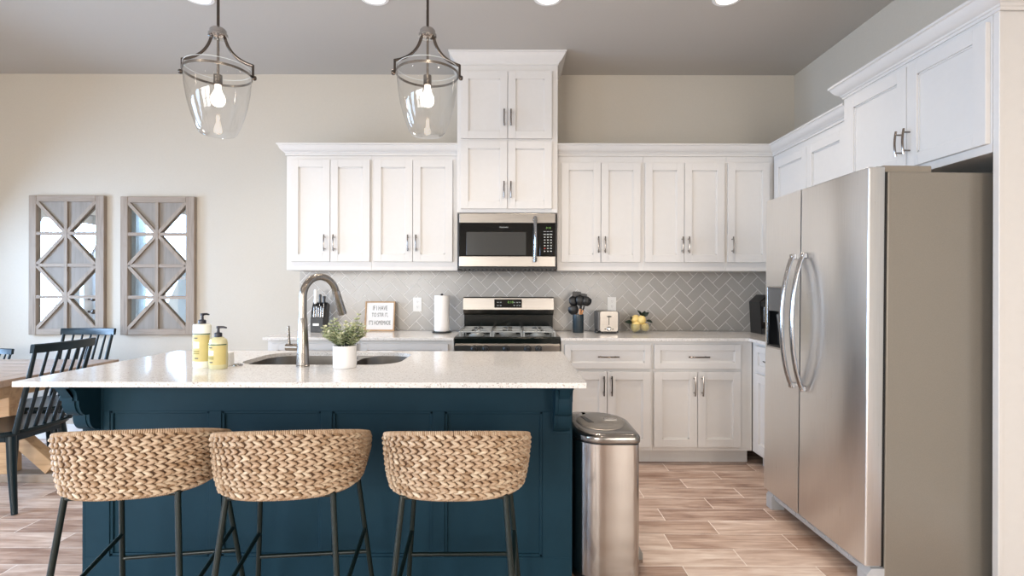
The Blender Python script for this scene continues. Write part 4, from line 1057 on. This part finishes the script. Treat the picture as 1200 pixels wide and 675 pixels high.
def make_chair(label):
    root = thing('dining_chair', label, 'chair', (0, 0, 0), 0, 'dark spindle back dining chairs'); WM[root.name] = Matrix.Identity(4)
    # faces +y, back at -y
    bm = bm_new()
    def out(k, s, z):
        a = 2*math.pi*k/36; n = 3.0; c, d = math.cos(a), math.sin(a)
        w_ = 0.245 if d < 0 else 0.235
        return (math.copysign(abs(c)**(2/n), c)*w_*s, math.copysign(abs(d)**(2/n), d)*0.215*s, z)
    loft(bm, [[out(k, s, z) for k in range(36)] for s, z in ((0.86, 0.428), (0.97, 0.432), (1.0, 0.442), (1.0, 0.452), (0.96, 0.460), (0.75, 0.452))]); obj('seat', bm, M['chair'], root, 40)
    bm = bm_new(); box(bm, -0.17, 0.17, -0.16, -0.13, 0.395, 0.430); box(bm, -0.17, 0.17, 0.13, 0.16, 0.395, 0.430); box(bm, -0.17, -0.14, -0.13, 0.13, 0.395, 0.430); box(bm, 0.14, 0.17, -0.13, 0.13, 0.395, 0.430); obj('seat_frame', bm, M['chair'], root)
    for sx in (-1, 1):
        for sy in (-1, 1):
            bm = bm_new(); tube(bm, [(sx*0.155, sy*0.145, 0.43), (sx*0.17, sy*0.165, 0.25), (sx*0.19, sy*0.20, 0.0)], [0.024, 0.022, 0.015], 12); obj('leg', bm, M['chair'], root, 40)
    # crest rail, slightly curved and leaning back
    ytop = -0.31; bm = bm_new(); ring0 = []
    pts = []
    n = 12; rings = []
    for i in range(n+1):
        s = -1+2*i/n; x = s*0.205; yb_ = ytop-0.030*(1-s*s)
        h0 = 0.900; h1 = 0.950
        rings.append([(x, yb_+0.012, h0), (x, yb_-0.010, h0), (x, yb_-0.018, h1-0.006), (x, yb_-0.012, h1), (x, yb_+0.002, h1), (x, yb_+0.007, h1-0.006)])
    loft(bm, rings); obj('crest_rail', bm, M['chair'], root, 40)
    for i in range(7):
        s = -1+2*i/6; xb = s*0.170; xt = s*0.186
        outer = i in (0, 6); r = 0.0125 if outer else 0.0085
        yb_ = -0.185+0.02*abs(s)**2*0; yt = ytop-0.030*(1-s*s)*1.0
        bm = bm_new(); tube(bm, [(xb, yb_, 0.450), ((xb+xt)/2, (yb_+yt)/2, 0.675), (xt, yt, 0.905)], [r*1.25, r*1.1, r*0.8], 10); obj('spindle', bm, M['chair'], root, 40)
    return root
ch = make_chair('dark spindle back chair at the right end of the table, closest to the island')
ch.location = (-2.965, 3.045, 0); ch.rotation_euler = (0, 0, R(89))     # faces -x
# faces +y rotated +90 -> faces -x
dup(ch, (-3.27, 3.64, 0), R(180), 'dark spindle back chair by the wall, below the left mirror')
c3 = dup(ch, (-3.97, 3.63, 0), R(178), 'dark spindle back chair mostly cut off at the left edge of the photo'); c3.scale = (0.84, 0.84, 0.84)

# ================================================================== COUNTER ITEMS
ZW = 0.914
# potted plant on island
pxx, pyy = -0.742, 2.275
root = thing('potted_plant', 'small leafy plant in a white round pot beside the faucet', 'plant', (pxx, pyy, ZW))
bm = bm_new(); lathe(bm, [(0, 0), (0.048, 0), (0.051, 0.003), (0.0515, 0.095), (0.050, 0.098), (0.047, 0.095), (0.046, 0.080), (0, 0.080)], 48, loc=(pxx, pyy, ZW)); obj('pot', bm, M['white'], root, 40)
bm = bm_new(); lathe(bm, [(0, 0.004), (0.03, 0.003), (0.0455, 0.0)], 24, loc=(pxx, pyy, ZW+0.081)); obj('soil', bm, basic('dark soil', '3a3128', 0.95, vary=0.3, bump=0.5), root)
rg = random.Random(11); bm = bm_new(); sbm = bm_new(); vals = []
V, F, RN = [], [], []
def leaf(c, d, L, Wd, rnd):
    d = d.normalized(); s = d.cross(Vector((0, 0, 1)))
    if s.length < 0.1: s = Vector((1, 0, 0))
    s.normalize(); u = s.cross(d); b = len(V)
    for (al, sd, up) in ((0, 0, 0), (0.35, 1, 0.12), (0.75, 0.75, 0.10), (1, 0, 0), (0.75, -0.75, 0.10), (0.35, -1, 0.12), (0.5, 0, -0.05)):
        V.append(c+d*(L*al)+s*(Wd*sd)+u*(Wd*up)); RN.append(rnd)
    for q in ((0, 1, 6), (1, 2, 6), (2, 3, 6), (3, 4, 6), (4, 5, 6), (5, 0, 6)): F.append([b+i for i in q])
for k in range(64):
    az = rg.uniform(0, 2*math.pi); el = rg.uniform(0.0, 1.0)**0.8*1.15; L = rg.uniform(0.10, 0.158)*(1-0.36*el)
    p = Vector((pxx+0.02*math.cos(az), pyy+0.02*math.sin(az), ZW+0.085)); pts = [p.copy()]
    dirv = Vector((math.cos(az)*el*0.85, math.sin(az)*el*0.85, 1.0)).normalized()
    nseg = 7
    for j in range(nseg):
        p = p+dirv*(L/nseg); dirv = (dirv+Vector((math.cos(az)*0.07, math.sin(az)*0.07, -0.02))).normalized(); pts.append(p.copy())
        if j < 1: continue
        for q in range(5):
            a2 = rg.uniform(0, 2*math.pi); dd = (dirv*0.5+Vector((math.cos(a2), math.sin(a2), rg.uniform(-0.2, 0.5)))).normalized()
            leaf(p, dd, rg.uniform(0.014, 0.021), rg.uniform(0.005, 0.0075), min(1, max(0, rg.gauss(0.35+0.07*j, 0.2))))
    leaf(p, dirv, 0.018, 0.005, 0.95)
    tube(sbm, pts, 0.0011, 5)
bm.free()
obj('stems', sbm, M['leafdark'], root)
me = bpy.data.meshes.new('foliage'); me.from_pydata([tuple(v-Vector((pxx, pyy, ZW))) for v in V], [], F); me.materials.append(M['leaf'])
at = me.attributes.new('rnd', 'FLOAT', 'POINT'); at.data.foreach_set('value', RN)
fo = bpy.data.objects.new('foliage', me); C.objects.link(fo); fo.parent = root

# soap bottles
def bottle(label, x, y, r, h, shoulder, m_body, band_z, lab0, lab1, spout_rot, tall):
    root = thing('soap_bottle', label, 'bottle', (x, y, ZW), 0, 'soap bottles on the island')
    bm = bm_new(); lathe(bm, [(0, 0), (r-0.004, 0), (r, 0.005), (r, h-shoulder), (r-0.004, h-shoulder*0.35), (r*0.55, h-0.001), (0.014, h+0.001), (0.012, h+0.004), (0, h+0.004)] if not tall else [(0, 0), (r-0.004, 0), (r, 0.005), (r, h-0.006), (r-0.003, h-0.001), (0.016, h+0.002), (0, h+0.003)], 40, loc=(x, y, ZW), squash=(1, 0.8, 1)); obj('body', bm, m_body, root, 40)
    sq = (1, 0.8, 1)
    def sleeve(nm, rr, z0, z1, m, a0=0, a1=360):
        t = bmesh.new(); n = 40; A = []
        for k in range(n+1):
            a = R(a0+(a1-a0)*k/n); A.append((t.verts.new((x+rr*math.cos(a), y+0.8*rr*math.sin(a), ZW+z0)), t.verts.new((x+rr*math.cos(a), y+0.8*rr*math.sin(a), ZW+z1))))
        for k in range(n): t.faces.new((A[k][0], A[k+1][0], A[k+1][1], A[k][1]))
        b = bm_new(); merge(b, t); return obj(nm, b, m, root, 60)
    sleeve('label', r+0.0006, lab0, lab1, M['label'], 195, 345)
    sleeve('green_band', r+0.0009, band_z, band_z+0.005, M['labelgreen'], 190, 350)
    c0 = 232 if tall else 222
    sleeve('label_patch', r+0.0011, lab0+(lab1-lab0)*0.50, lab0+(lab1-lab0)*0.74, M['labelwhite'], c0, c0+45)
    for zf, a0_, a1_, mm in ((0.86, c0+8, c0+36, M['ink']), (0.62, c0+10, c0+38, M['key']), (0.36, c0, c0+46, M['ink2']), (0.28, c0, c0+46, M['ink2']), (0.10, c0+14, c0+40, M['ink'])):
        z = lab0+(lab1-lab0)*zf; sleeve('label_print', r+0.0014, z, z+0.005, mm, a0_, a1_)
    bm = bm_new(); z = ZW+h
    lathe(bm, [(0.0, 0.0), (0.0155, 0.0), (0.0155, 0.016), (0.012, 0.019), (0.006, 0.020), (0.005, 0.036), (0.0075, 0.037), (0.0075, 0.047), (0, 0.048)], 24, loc=(x, y, z))
    e = Vector((math.cos(spout_rot), math.sin(spout_rot), 0))
    tube(bm, [Vector((x, y, z+0.043)), Vector((x, y, z+0.043))+e*0.022, Vector((x, y, z+0.040))+e*0.036], [0.0055, 0.005, 0.0035], 10)
    obj('pump', bm, basic('dark pump plastic', '23222c', 0.35), root, 40)
    return root
bottle('tall soap bottle with mustard label standing left of the shorter pump bottle', -1.368, 2.262, 0.038, 0.192, 0.01, M['soapwhite'], 0.147, 0.030, 0.146, R(75), True)
bottle('shorter hand soap pump bottle with yellow soap, right of the tall one', -1.280, 2.232, 0.039, 0.138, 0.030, M['liquid'], 0.104, 0.020, 0.103, R(0), False)
bm = bm_new(); box(bm, -1.296, -1.270, 2.305, 2.345, ZW, ZW+0.060, 0.004, 2); tag(obj('sponge', bm, M['plastic_w']), 'small white block standing behind the shorter soap bottle', 'sponge')

# knife block
kx, ky = -1.555, 4.10
s_ = 600/ky
root = thing('knife_block', 'black knife block with small white plate at the left end of the back counter', 'knife block', (kx, ky, ZW))
bm = bm_new(); box(bm, kx-0.040, kx+0.062, ky-0.05, ky-0.005, ZW, ZW+0.118, 0.003); prism(bm, [(ky-0.004, ZW), (ky-0.004, ZW+0.15), (ky+0.04, ZW+0.235), (ky+0.10, ZW+0.215), (ky+0.06, ZW)], 'x', kx-0.052, kx+0.062); obj('block', bm, M['black'], root)
bm = bm_new(); box(bm, kx-0.020, kx+0.028, ky-0.0515, ky-0.0495, ZW+0.052, ZW+0.070, 0.0005); obj('plate', bm, M['plastic_w'], root)
def knife(label, x, y, z, L, r, m, tilt=-0.25, cat='knife'):
    root = thing('kitchen_knife', label, cat, (x, y, z), 0, 'knives in the block')
    d = Vector((0.02, -tilt*-1 if False else tilt, 1)).normalized(); p = Vector((x, y, z))
    bm = bm_new(); tube(bm, [p, p+d*L*0.15, p+d*L*0.5, p+d*L*0.9, p+d*L], [r*0.8, r, r*0.85, r*1.05, r*0.7], 10, flat=(0.7, 1.1)); obj('handle', bm, m, root, 40)
    bm = bm_new(); bar(bm, p-d*0.10, p, 0.0015, 0.018); obj('blade', bm, M['chrome'], root)
for i in range(5):
    knife(['small steel handled knife at the left of the lower row', 'second steel handled knife in the lower row', 'middle steel handled knife in the lower row', 'fourth steel handled knife in the lower row', 'steel handled knife at the right of the lower row'][i], kx-0.022+i*0.018, ky-0.026, ZW+0.119, 0.080+0.008*(i % 2), 0.0055, M['nickel'], 0.10)
knife('long white handled knife standing tallest in the block', kx-0.030, ky+0.028, ZW+0.225, 0.115, 0.013, M['plastic_w'], 0.0)
knife('black handled knife beside the long white one', kx+0.008, ky+0.028, ZW+0.225, 0.075, 0.010, M['black'], 0.0)
knife('black scissors handle at the right of the block', kx+0.040, ky+0.028, ZW+0.225, 0.060, 0.011, M['black'], 0.0)

# framed sign
sx0, sx1, sz0, sz1 = px(427, 143.5), px(462, 143.5), ZW, ZW+0.243
lean = Matrix.Translation((0, 4.19, ZW)) @ Matrix.Rotation(R(-8), 4, 'X') @ Matrix.Translation((0, -4.19, -ZW))
root = thing('framed_sign', 'square white sign with handwritten words in a thin wooden frame leaning on the backsplash', 'sign', ((sx0+sx1)/2, 4.19, ZW))
bm = bm_new(); f = 0.011
for q in ((sx0, sx0+f, sz0, sz1), (sx1-f, sx1, sz0, sz1), (sx0+f, sx1-f, sz0, sz0+f), (sx0+f, sx1-f, sz1-f, sz1)): box(bm, q[0], q[1], 4.178, 4.20, q[2], q[3], 0.0008, mat=lean)
obj('frame', bm, M['wood'], root)
bm = bm_new(); box(bm, sx0+f-0.001, sx1-f+0.001, 4.186, 4.198, sz0+f-0.001, sz1-f+0.001, mat=lean); bd = obj('board', bm, M['paper'], root)
for body, z, w_ in (('IF I HAVE', 0.188, 0.120), ('TO STIR IT,', 0.130, 0.134), ("IT'S HOMEMADE", 0.068, 0.178)):
    o = text('lettering', body, (sx0+sx1)/2, 4.1855, ZW+z, w_, 0.036, M['ink'], root)
    o.data.transform(WM[root.name].inverted() @ lean @ WM[root.name]); o.parent = bd

# outlets
def outlet(label, x, z):
    y = YB-0.0125; root = thing('outlet', label, 'outlet', (x, y, z), 0, 'white wall outlets')
    bm = bm_new(); box(bm, x-0.036, x+0.036, y-0.005, y, z-0.059, z+0.059, 0.002, 2); obj('cover_plate', bm, M['plastic_w'], root)
    for dz in (-0.021, 0.021):
        bm = bm_new(); prism(bm, rrect(x-0.0165, x+0.0165, z+dz-0.014, z+dz+0.014, 0.008, 5), 'y', y-0.007, y-0.004); rc = obj('receptacle', bm, M['plastic_w'], root)
        bm = bm_new()
        for dx in (-0.006, 0.006): box(bm, x+dx-0.001, x+dx+0.001, y-0.0075, y-0.0068, z+dz-0.001, z+dz+0.008)
        cyl(bm, (x, y-0.0075, z+dz-0.007), (x, y-0.0068, z+dz-0.007), 0.0022, seg=10); obj('slots', bm, M['ink'], rc)
outlet('white wall outlet between the framed sign and the paper towels', px(489, 141), 1.268-19.5/141)
outlet('white wall outlet behind the toaster', px(717.3, 141), 1.268-18.5/141)

# paper towels
tx, ty = px(518, 148), 4.05
root = thing('towel_holder', 'black round based paper towel holder left of the range', 'towel holder', (tx, ty, ZW))
bm = bm_new(); lathe(bm, [(0, 0), (0.074, 0), (0.076, 0.003), (0.076, 0.010), (0.070, 0.013), (0, 0.013)], 40, loc=(tx, ty, ZW)); obj('base', bm, M['black'], root, 40)
bm = bm_new(); cyl(bm, (tx, ty, ZW+0.013), (tx, ty, ZW+0.300), 0.006, seg=12); lathe(bm, [(0, 0.018), (0.009, 0.014), (0.011, 0.006), (0.007, 0), (0, 0)], 16, loc=(tx, ty, ZW+0.292)); obj('rod', bm, M['black'], root, 40)
bm = bm_new(); lathe(bm, [(0.02, 0), (0.058, 0), (0.0595, 0.003), (0.0595, 0.277), (0.058, 0.280), (0.02, 0.280)], 48, loc=(tx, ty, ZW+0.0135), close=True)
box(bm, tx+0.02, tx+0.0605, ty-0.062, ty-0.060, ZW+0.014, ZW+0.293) if False else None
tag(obj('paper_towel_roll', bm, M['paper'], None, 40), 'full white roll of paper towels on the black holder', 'paper towels')

# utensil crock and utensils
ux_, uy_ = px(677.5, 147), 4.08
bm = bm_new(); lathe(bm, [(0, 0), (0.043, 0), (0.044, 0.003), (0.044, 0.145), (0.041, 0.146), (0.040, 0.010), (0, 0.008)], 40, loc=(ux_, uy_, ZW)); tag(obj('utensil_crock', bm, basic('dark grey crock', '27333a', 0.2, vary=0.1), None, 40), 'dark cylindrical crock holding black cooking utensils right of the range', 'crock')
def utensil(name, label, dx, dy, topx, topy, L, kind):
    p0 = Vector((ux_+dx, uy_+dy, ZW+0.015)); p1 = Vector((ux_+topx, uy_+topy, ZW+L)); d = (p1-p0).normalized()
    root = thing(name, label, 'utensil', p0, 0, 'cooking utensils in the crock')
    a = p0+d*0.175
    bm = bm_new(); tube(bm, [p0, a-d*0.03, a], [0.0065, 0.007, 0.0075], 10); obj('handle', bm, M['copper'], root, 40)
    bm = bm_new()
    h0 = p1-d*0.085
    tube(bm, [a, a+d*0.005, h0], [0.0075, 0.006, 0.0055], 10)
    s = d.cross(Vector((0, 1, 0))).normalized(); nrm = s.cross(d)
    m = Matrix((s, nrm, d)).transposed().to_4x4(); m.translation = h0; m = m @ Matrix.Scale(1.18, 4)
    if kind == 'spoon': lathe(bm, [(0, 0), (0.016, 0.008), (0.026, 0.03), (0.028, 0.045), (0.022, 0.066), (0, 0.078)], 24, squash=(1, 0.35, 1), mat=m)
    elif kind == 'ladle': lathe(bm, [(0, 0), (0.022, 0.006), (0.034, 0.022), (0.036, 0.04), (0.03, 0.058), (0, 0.068)], 24, squash=(1, 0.6, 1), mat=m)
    else: prism(bm, [(-0.012, 0), (0.012, 0), (0.028, 0.02), (0.030, 0.075), (0.024, 0.082), (-0.024, 0.082), (-0.030, 0.075), (-0.028, 0.02)], 'y', -0.003, 0.003, mat=m)
    obj('head', bm, M['black'], root, 40)
utensil('serving_spoon', 'black spoon leaning furthest left in the crock', 0.002, 0.010, -0.045, 0.014, 0.285, 'spoon')
utensil('ladle', 'black ladle standing low at the left of the crock', 0.000, -0.012, -0.050, -0.018, 0.225, 'ladle')
utensil('spatula', 'black spatula upright in the middle of the crock', -0.016, 0.014, -0.008, 0.026, 0.315, 'spatula')
utensil('serving_spoon', 'black round spoon in front at the middle of the crock', 0.010, -0.020, 0.012, -0.022, 0.295, 'spoon')
utensil('turner', 'black turner leaning slightly right in the crock', 0.002, 0.018, 0.040, 0.022, 0.300, 'spatula')
utensil('ladle', 'black ladle tipping furthest right out of the crock', -0.022, -0.004, 0.078, -0.010, 0.292, 'ladle')

# toaster
ox, oy = px(714, 150), 4.02
root = thing('toaster', 'stainless steel toaster with black base beside the utensil crock', 'toaster', (ox, oy+0.08, ZW))
bm = bm_new(); t = rrect(ox-0.070, ox+0.070, ZW+0.014, ZW+0.172, 0.016, 5); prism(bm, t, 'y', oy-0.012, oy+0.20); obj('body', bm, M['steel_h'], root, 30)
bm = bm_new(); prism(bm, rrect(ox-0.084, ox-0.069, ZW+0.02, ZW+0.17, 0.007, 4), 'y', oy+0.0, oy+0.19); prism(bm, rrect(ox+0.069, ox+0.082, ZW+0.02, ZW+0.17, 0.006, 4), 'y', oy+0.0, oy+0.19); obj('side_panels', bm, basic('dark grey toaster side', '4b4a4c', 0.3), root)
bm = bm_new(); box(bm, ox-0.076, ox+0.076, oy-0.016, oy+0.20, ZW+0.005, ZW+0.016, 0.003)
for a in (-0.055, 0.055):
    for b in (0.01, 0.17): cyl(bm, (ox+a, oy+b, ZW), (ox+a, oy+b, ZW+0.006), 0.010)
box(bm, ox-0.105, ox-0.076, oy+0.02, oy+0.06, ZW+0.001, ZW+0.022, 0.004); obj('base', bm, M['black'], root)
bm = bm_new(); box(bm, ox-0.0025, ox+0.0025, oy-0.0135, oy-0.011, ZW+0.066, ZW+0.140); obj('lever_slot', bm, M['black'], root)
bm = bm_new(); box(bm, ox-0.016, ox+0.016, oy-0.030, oy-0.012, ZW+0.128, ZW+0.137, 0.002); obj('lever', bm, M['black'], root)
bm = bm_new()
for a in (-0.030, 0.030): box(bm, ox+a-0.012, ox+a+0.012, oy+0.03, oy+0.16, ZW+0.1715, ZW+0.1728)
obj('bread_slots', bm, M['black'], root)
bm = bm_new(); lathe(bm, [(0, 0), (0.0145, 0), (0.0145, 0.004), (0.011, 0.006), (0.010, 0.014), (0, 0.014)], 24, mat=Matrix.Translation((ox, oy-0.0115, ZW+0.036)) @ Matrix.Rotation(R(90), 4, 'X')); obj('dial', bm, M['chrome'], root, 35)
bm = bm_new(); lathe(bm, [(0.0145, 0), (0.0175, 0), (0.0175, 0.003), (0.0145, 0.003)], 24, close=True, mat=Matrix.Translation((ox, oy-0.0115, ZW+0.036)) @ Matrix.Rotation(R(90), 4, 'X')); obj('dial_ring', bm, M['black'], root)
for a in (-0.030, 0.030):
    bm = bm_new(); cyl(bm, (ox+a, oy-0.011, ZW+0.034), (ox+a, oy-0.015, ZW+0.034), 0.0055, seg=14); obj('button', bm, M['black'], root)

# lemons in a glass bowl
lx, ly = px(750, 148), 4.06
bm = bm_new(); lathe(bm, [(0, 0.0), (0.040, 0.0), (0.060, 0.008), (0.080, 0.035), (0.088, 0.070), (0.088, 0.074), (0.085, 0.072), (0.077, 0.036), (0.058, 0.011), (0, 0.006)], 48, loc=(lx, ly, ZW)); bowl = tag(obj('fruit_bowl', bm, M['bowlglass'], None, 60), 'clear glass bowl holding lemons on the back counter', 'bowl')
def lemon(label, dx, dy, dz, r, tilt):
    root = thing('lemon', label, 'lemon', (lx+dx, ly+dy, ZW+dz), 0, 'lemons in the glass bowl')
    m = Matrix.Translation((lx+dx, ly+dy, ZW+dz)) @ Matrix.Rotation(R(tilt), 4, 'Y') @ Matrix.Rotation(R(12), 4, 'X')
    prof = [(0, -1.28), (0.13, -1.22), (0.22, -1.12), (0.55, -0.85), (0.85, -0.45), (0.97, 0), (0.88, 0.42), (0.62, 0.82), (0.30, 1.08), (0.12, 1.15), (0, 1.16)]
    bm = bm_new(); lathe(bm, [(a*r, b*r) for a, b in prof], 28, mat=m); obj('fruit', bm, M['lemon'], root, 60)
    bm = bm_new(); lathe(bm, [(0, 1.20*r), (0.10*r, 1.17*r), (0.14*r, 1.10*r), (0, 1.08*r)], 10, mat=m); obj('stem_end', bm, M['leafdark'], root, 60)
lemon('large lemon at the front left of the glass bowl', -0.036, -0.020, 0.050, 0.038, 20)
lemon('lemon at the front right of the glass bowl', 0.040, -0.014, 0.046, 0.033, -60)
lemon('lemon on top at the right of the pile', 0.012, -0.008, 0.102, 0.036, 10)
lemon('lemon on top at the left of the pile behind the other', -0.030, 0.024, 0.106, 0.034, 25)
lemon('lemon at the back of the glass bowl', 0.010, 0.042, 0.052, 0.033, 80)
def sprig(label, base, leaves):
    root = thing('leaf_sprig', label, 'leaves', (lx+base[0], ly+base[1], ZW+base[2]), 0, 'dark leaf sprigs among the lemons')
    for (dx, dy, dz, ex, ey, ez, wd) in leaves:
        p = Vector((lx+dx, ly+dy, ZW+dz)); e = Vector((ex, ey, ez)); L = e.length; d = e.normalized(); s = d.cross(Vector((0.2, -1, 0.3))).normalized(); n_ = s.cross(d)
        t = bmesh.new(); mid, lt, rt = [], [], []
        for i in range(9):
            k = i/8; w_ = wd*math.sin(math.pi*k**0.8)*1.0+0.0005; c = p+d*(L*k)+n_*(0.012*math.sin(math.pi*k))
            mid.append(t.verts.new(c)); lt.append(t.verts.new(c+s*w_+n_*w_*0.25)); rt.append(t.verts.new(c-s*w_+n_*w_*0.25))
        for i in range(8):
            t.faces.new((mid[i], mid[i+1], lt[i+1], lt[i])); t.faces.new((mid[i], rt[i], rt[i+1], mid[i+1]))
        bmesh.ops.solidify(t, geom=t.faces[:], thickness=0.0006)
        bm = bm_new(); merge(bm, t); obj('leaf', bm, M['leafdark'], root, 60)
sprig('dark leaves rising from the top of the lemon pile', (0.03, 0.01, 0.13), [(0.015, 0.01, 0.135, -0.035, 0.0, 0.045, 0.011), (0.018, 0.01, 0.13, 0.028, 0.0, 0.045, 0.017), (0.02, -0.01, 0.13, 0.05, -0.005, 0.035, 0.014), (0.016, -0.014, 0.128, 0.01, -0.01, 0.04, 0.016)])
sprig('dark leaf pointing left from the glass bowl', (-0.07, 0, 0.08), [(-0.062, -0.01, 0.082, -0.066, -0.01, 0.006, 0.015), (-0.060, 0.02, 0.10, -0.012, 0.0, 0.03, 0.012)])
sprig('dark leaf pointing right from the glass bowl', (0.06, 0, 0.08), [(0.052, 0.0, 0.098, 0.048, -0.008, -0.018, 0.012)])

# coffee maker
cx_, cy_ = 2.005, 3.94
root = thing('coffee_maker', 'black coffee maker in the corner, half hidden by the fridge', 'coffee maker', (cx_, cy_, ZW))
bm = bm_new(); prism(bm, [(cx_-0.075, ZW), (cx_-0.085, ZW+0.20), (cx_-0.088, ZW+0.25), (cx_-0.030, ZW+0.305), (cx_+0.09, ZW+0.305), (cx_+0.09, ZW)], 'y', cy_+0.02, cy_+0.20); obj('body', bm, M['black'], root)
bm = bm_new(); prism(bm, [(cx_-0.080, ZW+0.215), (cx_-0.082, ZW+0.25), (cx_-0.025, ZW+0.300), (cx_+0.085, ZW+0.300), (cx_+0.085, ZW+0.215)], 'y', cy_-0.08, cy_+0.021); obj('brew_head', bm, M['black'], root)
bm = bm_new(); box(bm, cx_-0.07, cx_+0.085, cy_-0.08, cy_+0.03, ZW, ZW+0.05, 0.006); obj('drip_base', bm, M['black'], root)
bm = bm_new(); box(bm, cx_-0.058, cx_-0.052, cy_+0.012, cy_+0.022, ZW+0.09, ZW+0.235, 0.002); box(bm, cx_-0.06, cx_+0.02, cy_-0.083, cy_-0.079, ZW+0.250, ZW+0.257); obj('chrome_trim', bm, M['chrome'], root)
bm = bm_new(); lathe(bm, [(0, 0), (0.030, 0), (0.036, 0.010), (0.041, 0.060), (0.038, 0.060), (0.033, 0.012), (0, 0.010)], 28, loc=(cx_-0.004, cy_-0.03, ZW+0.0505)); tag(obj('cup', bm, M['fruitwood'], None, 40), 'tan cup standing on the coffee maker drip base', 'cup')
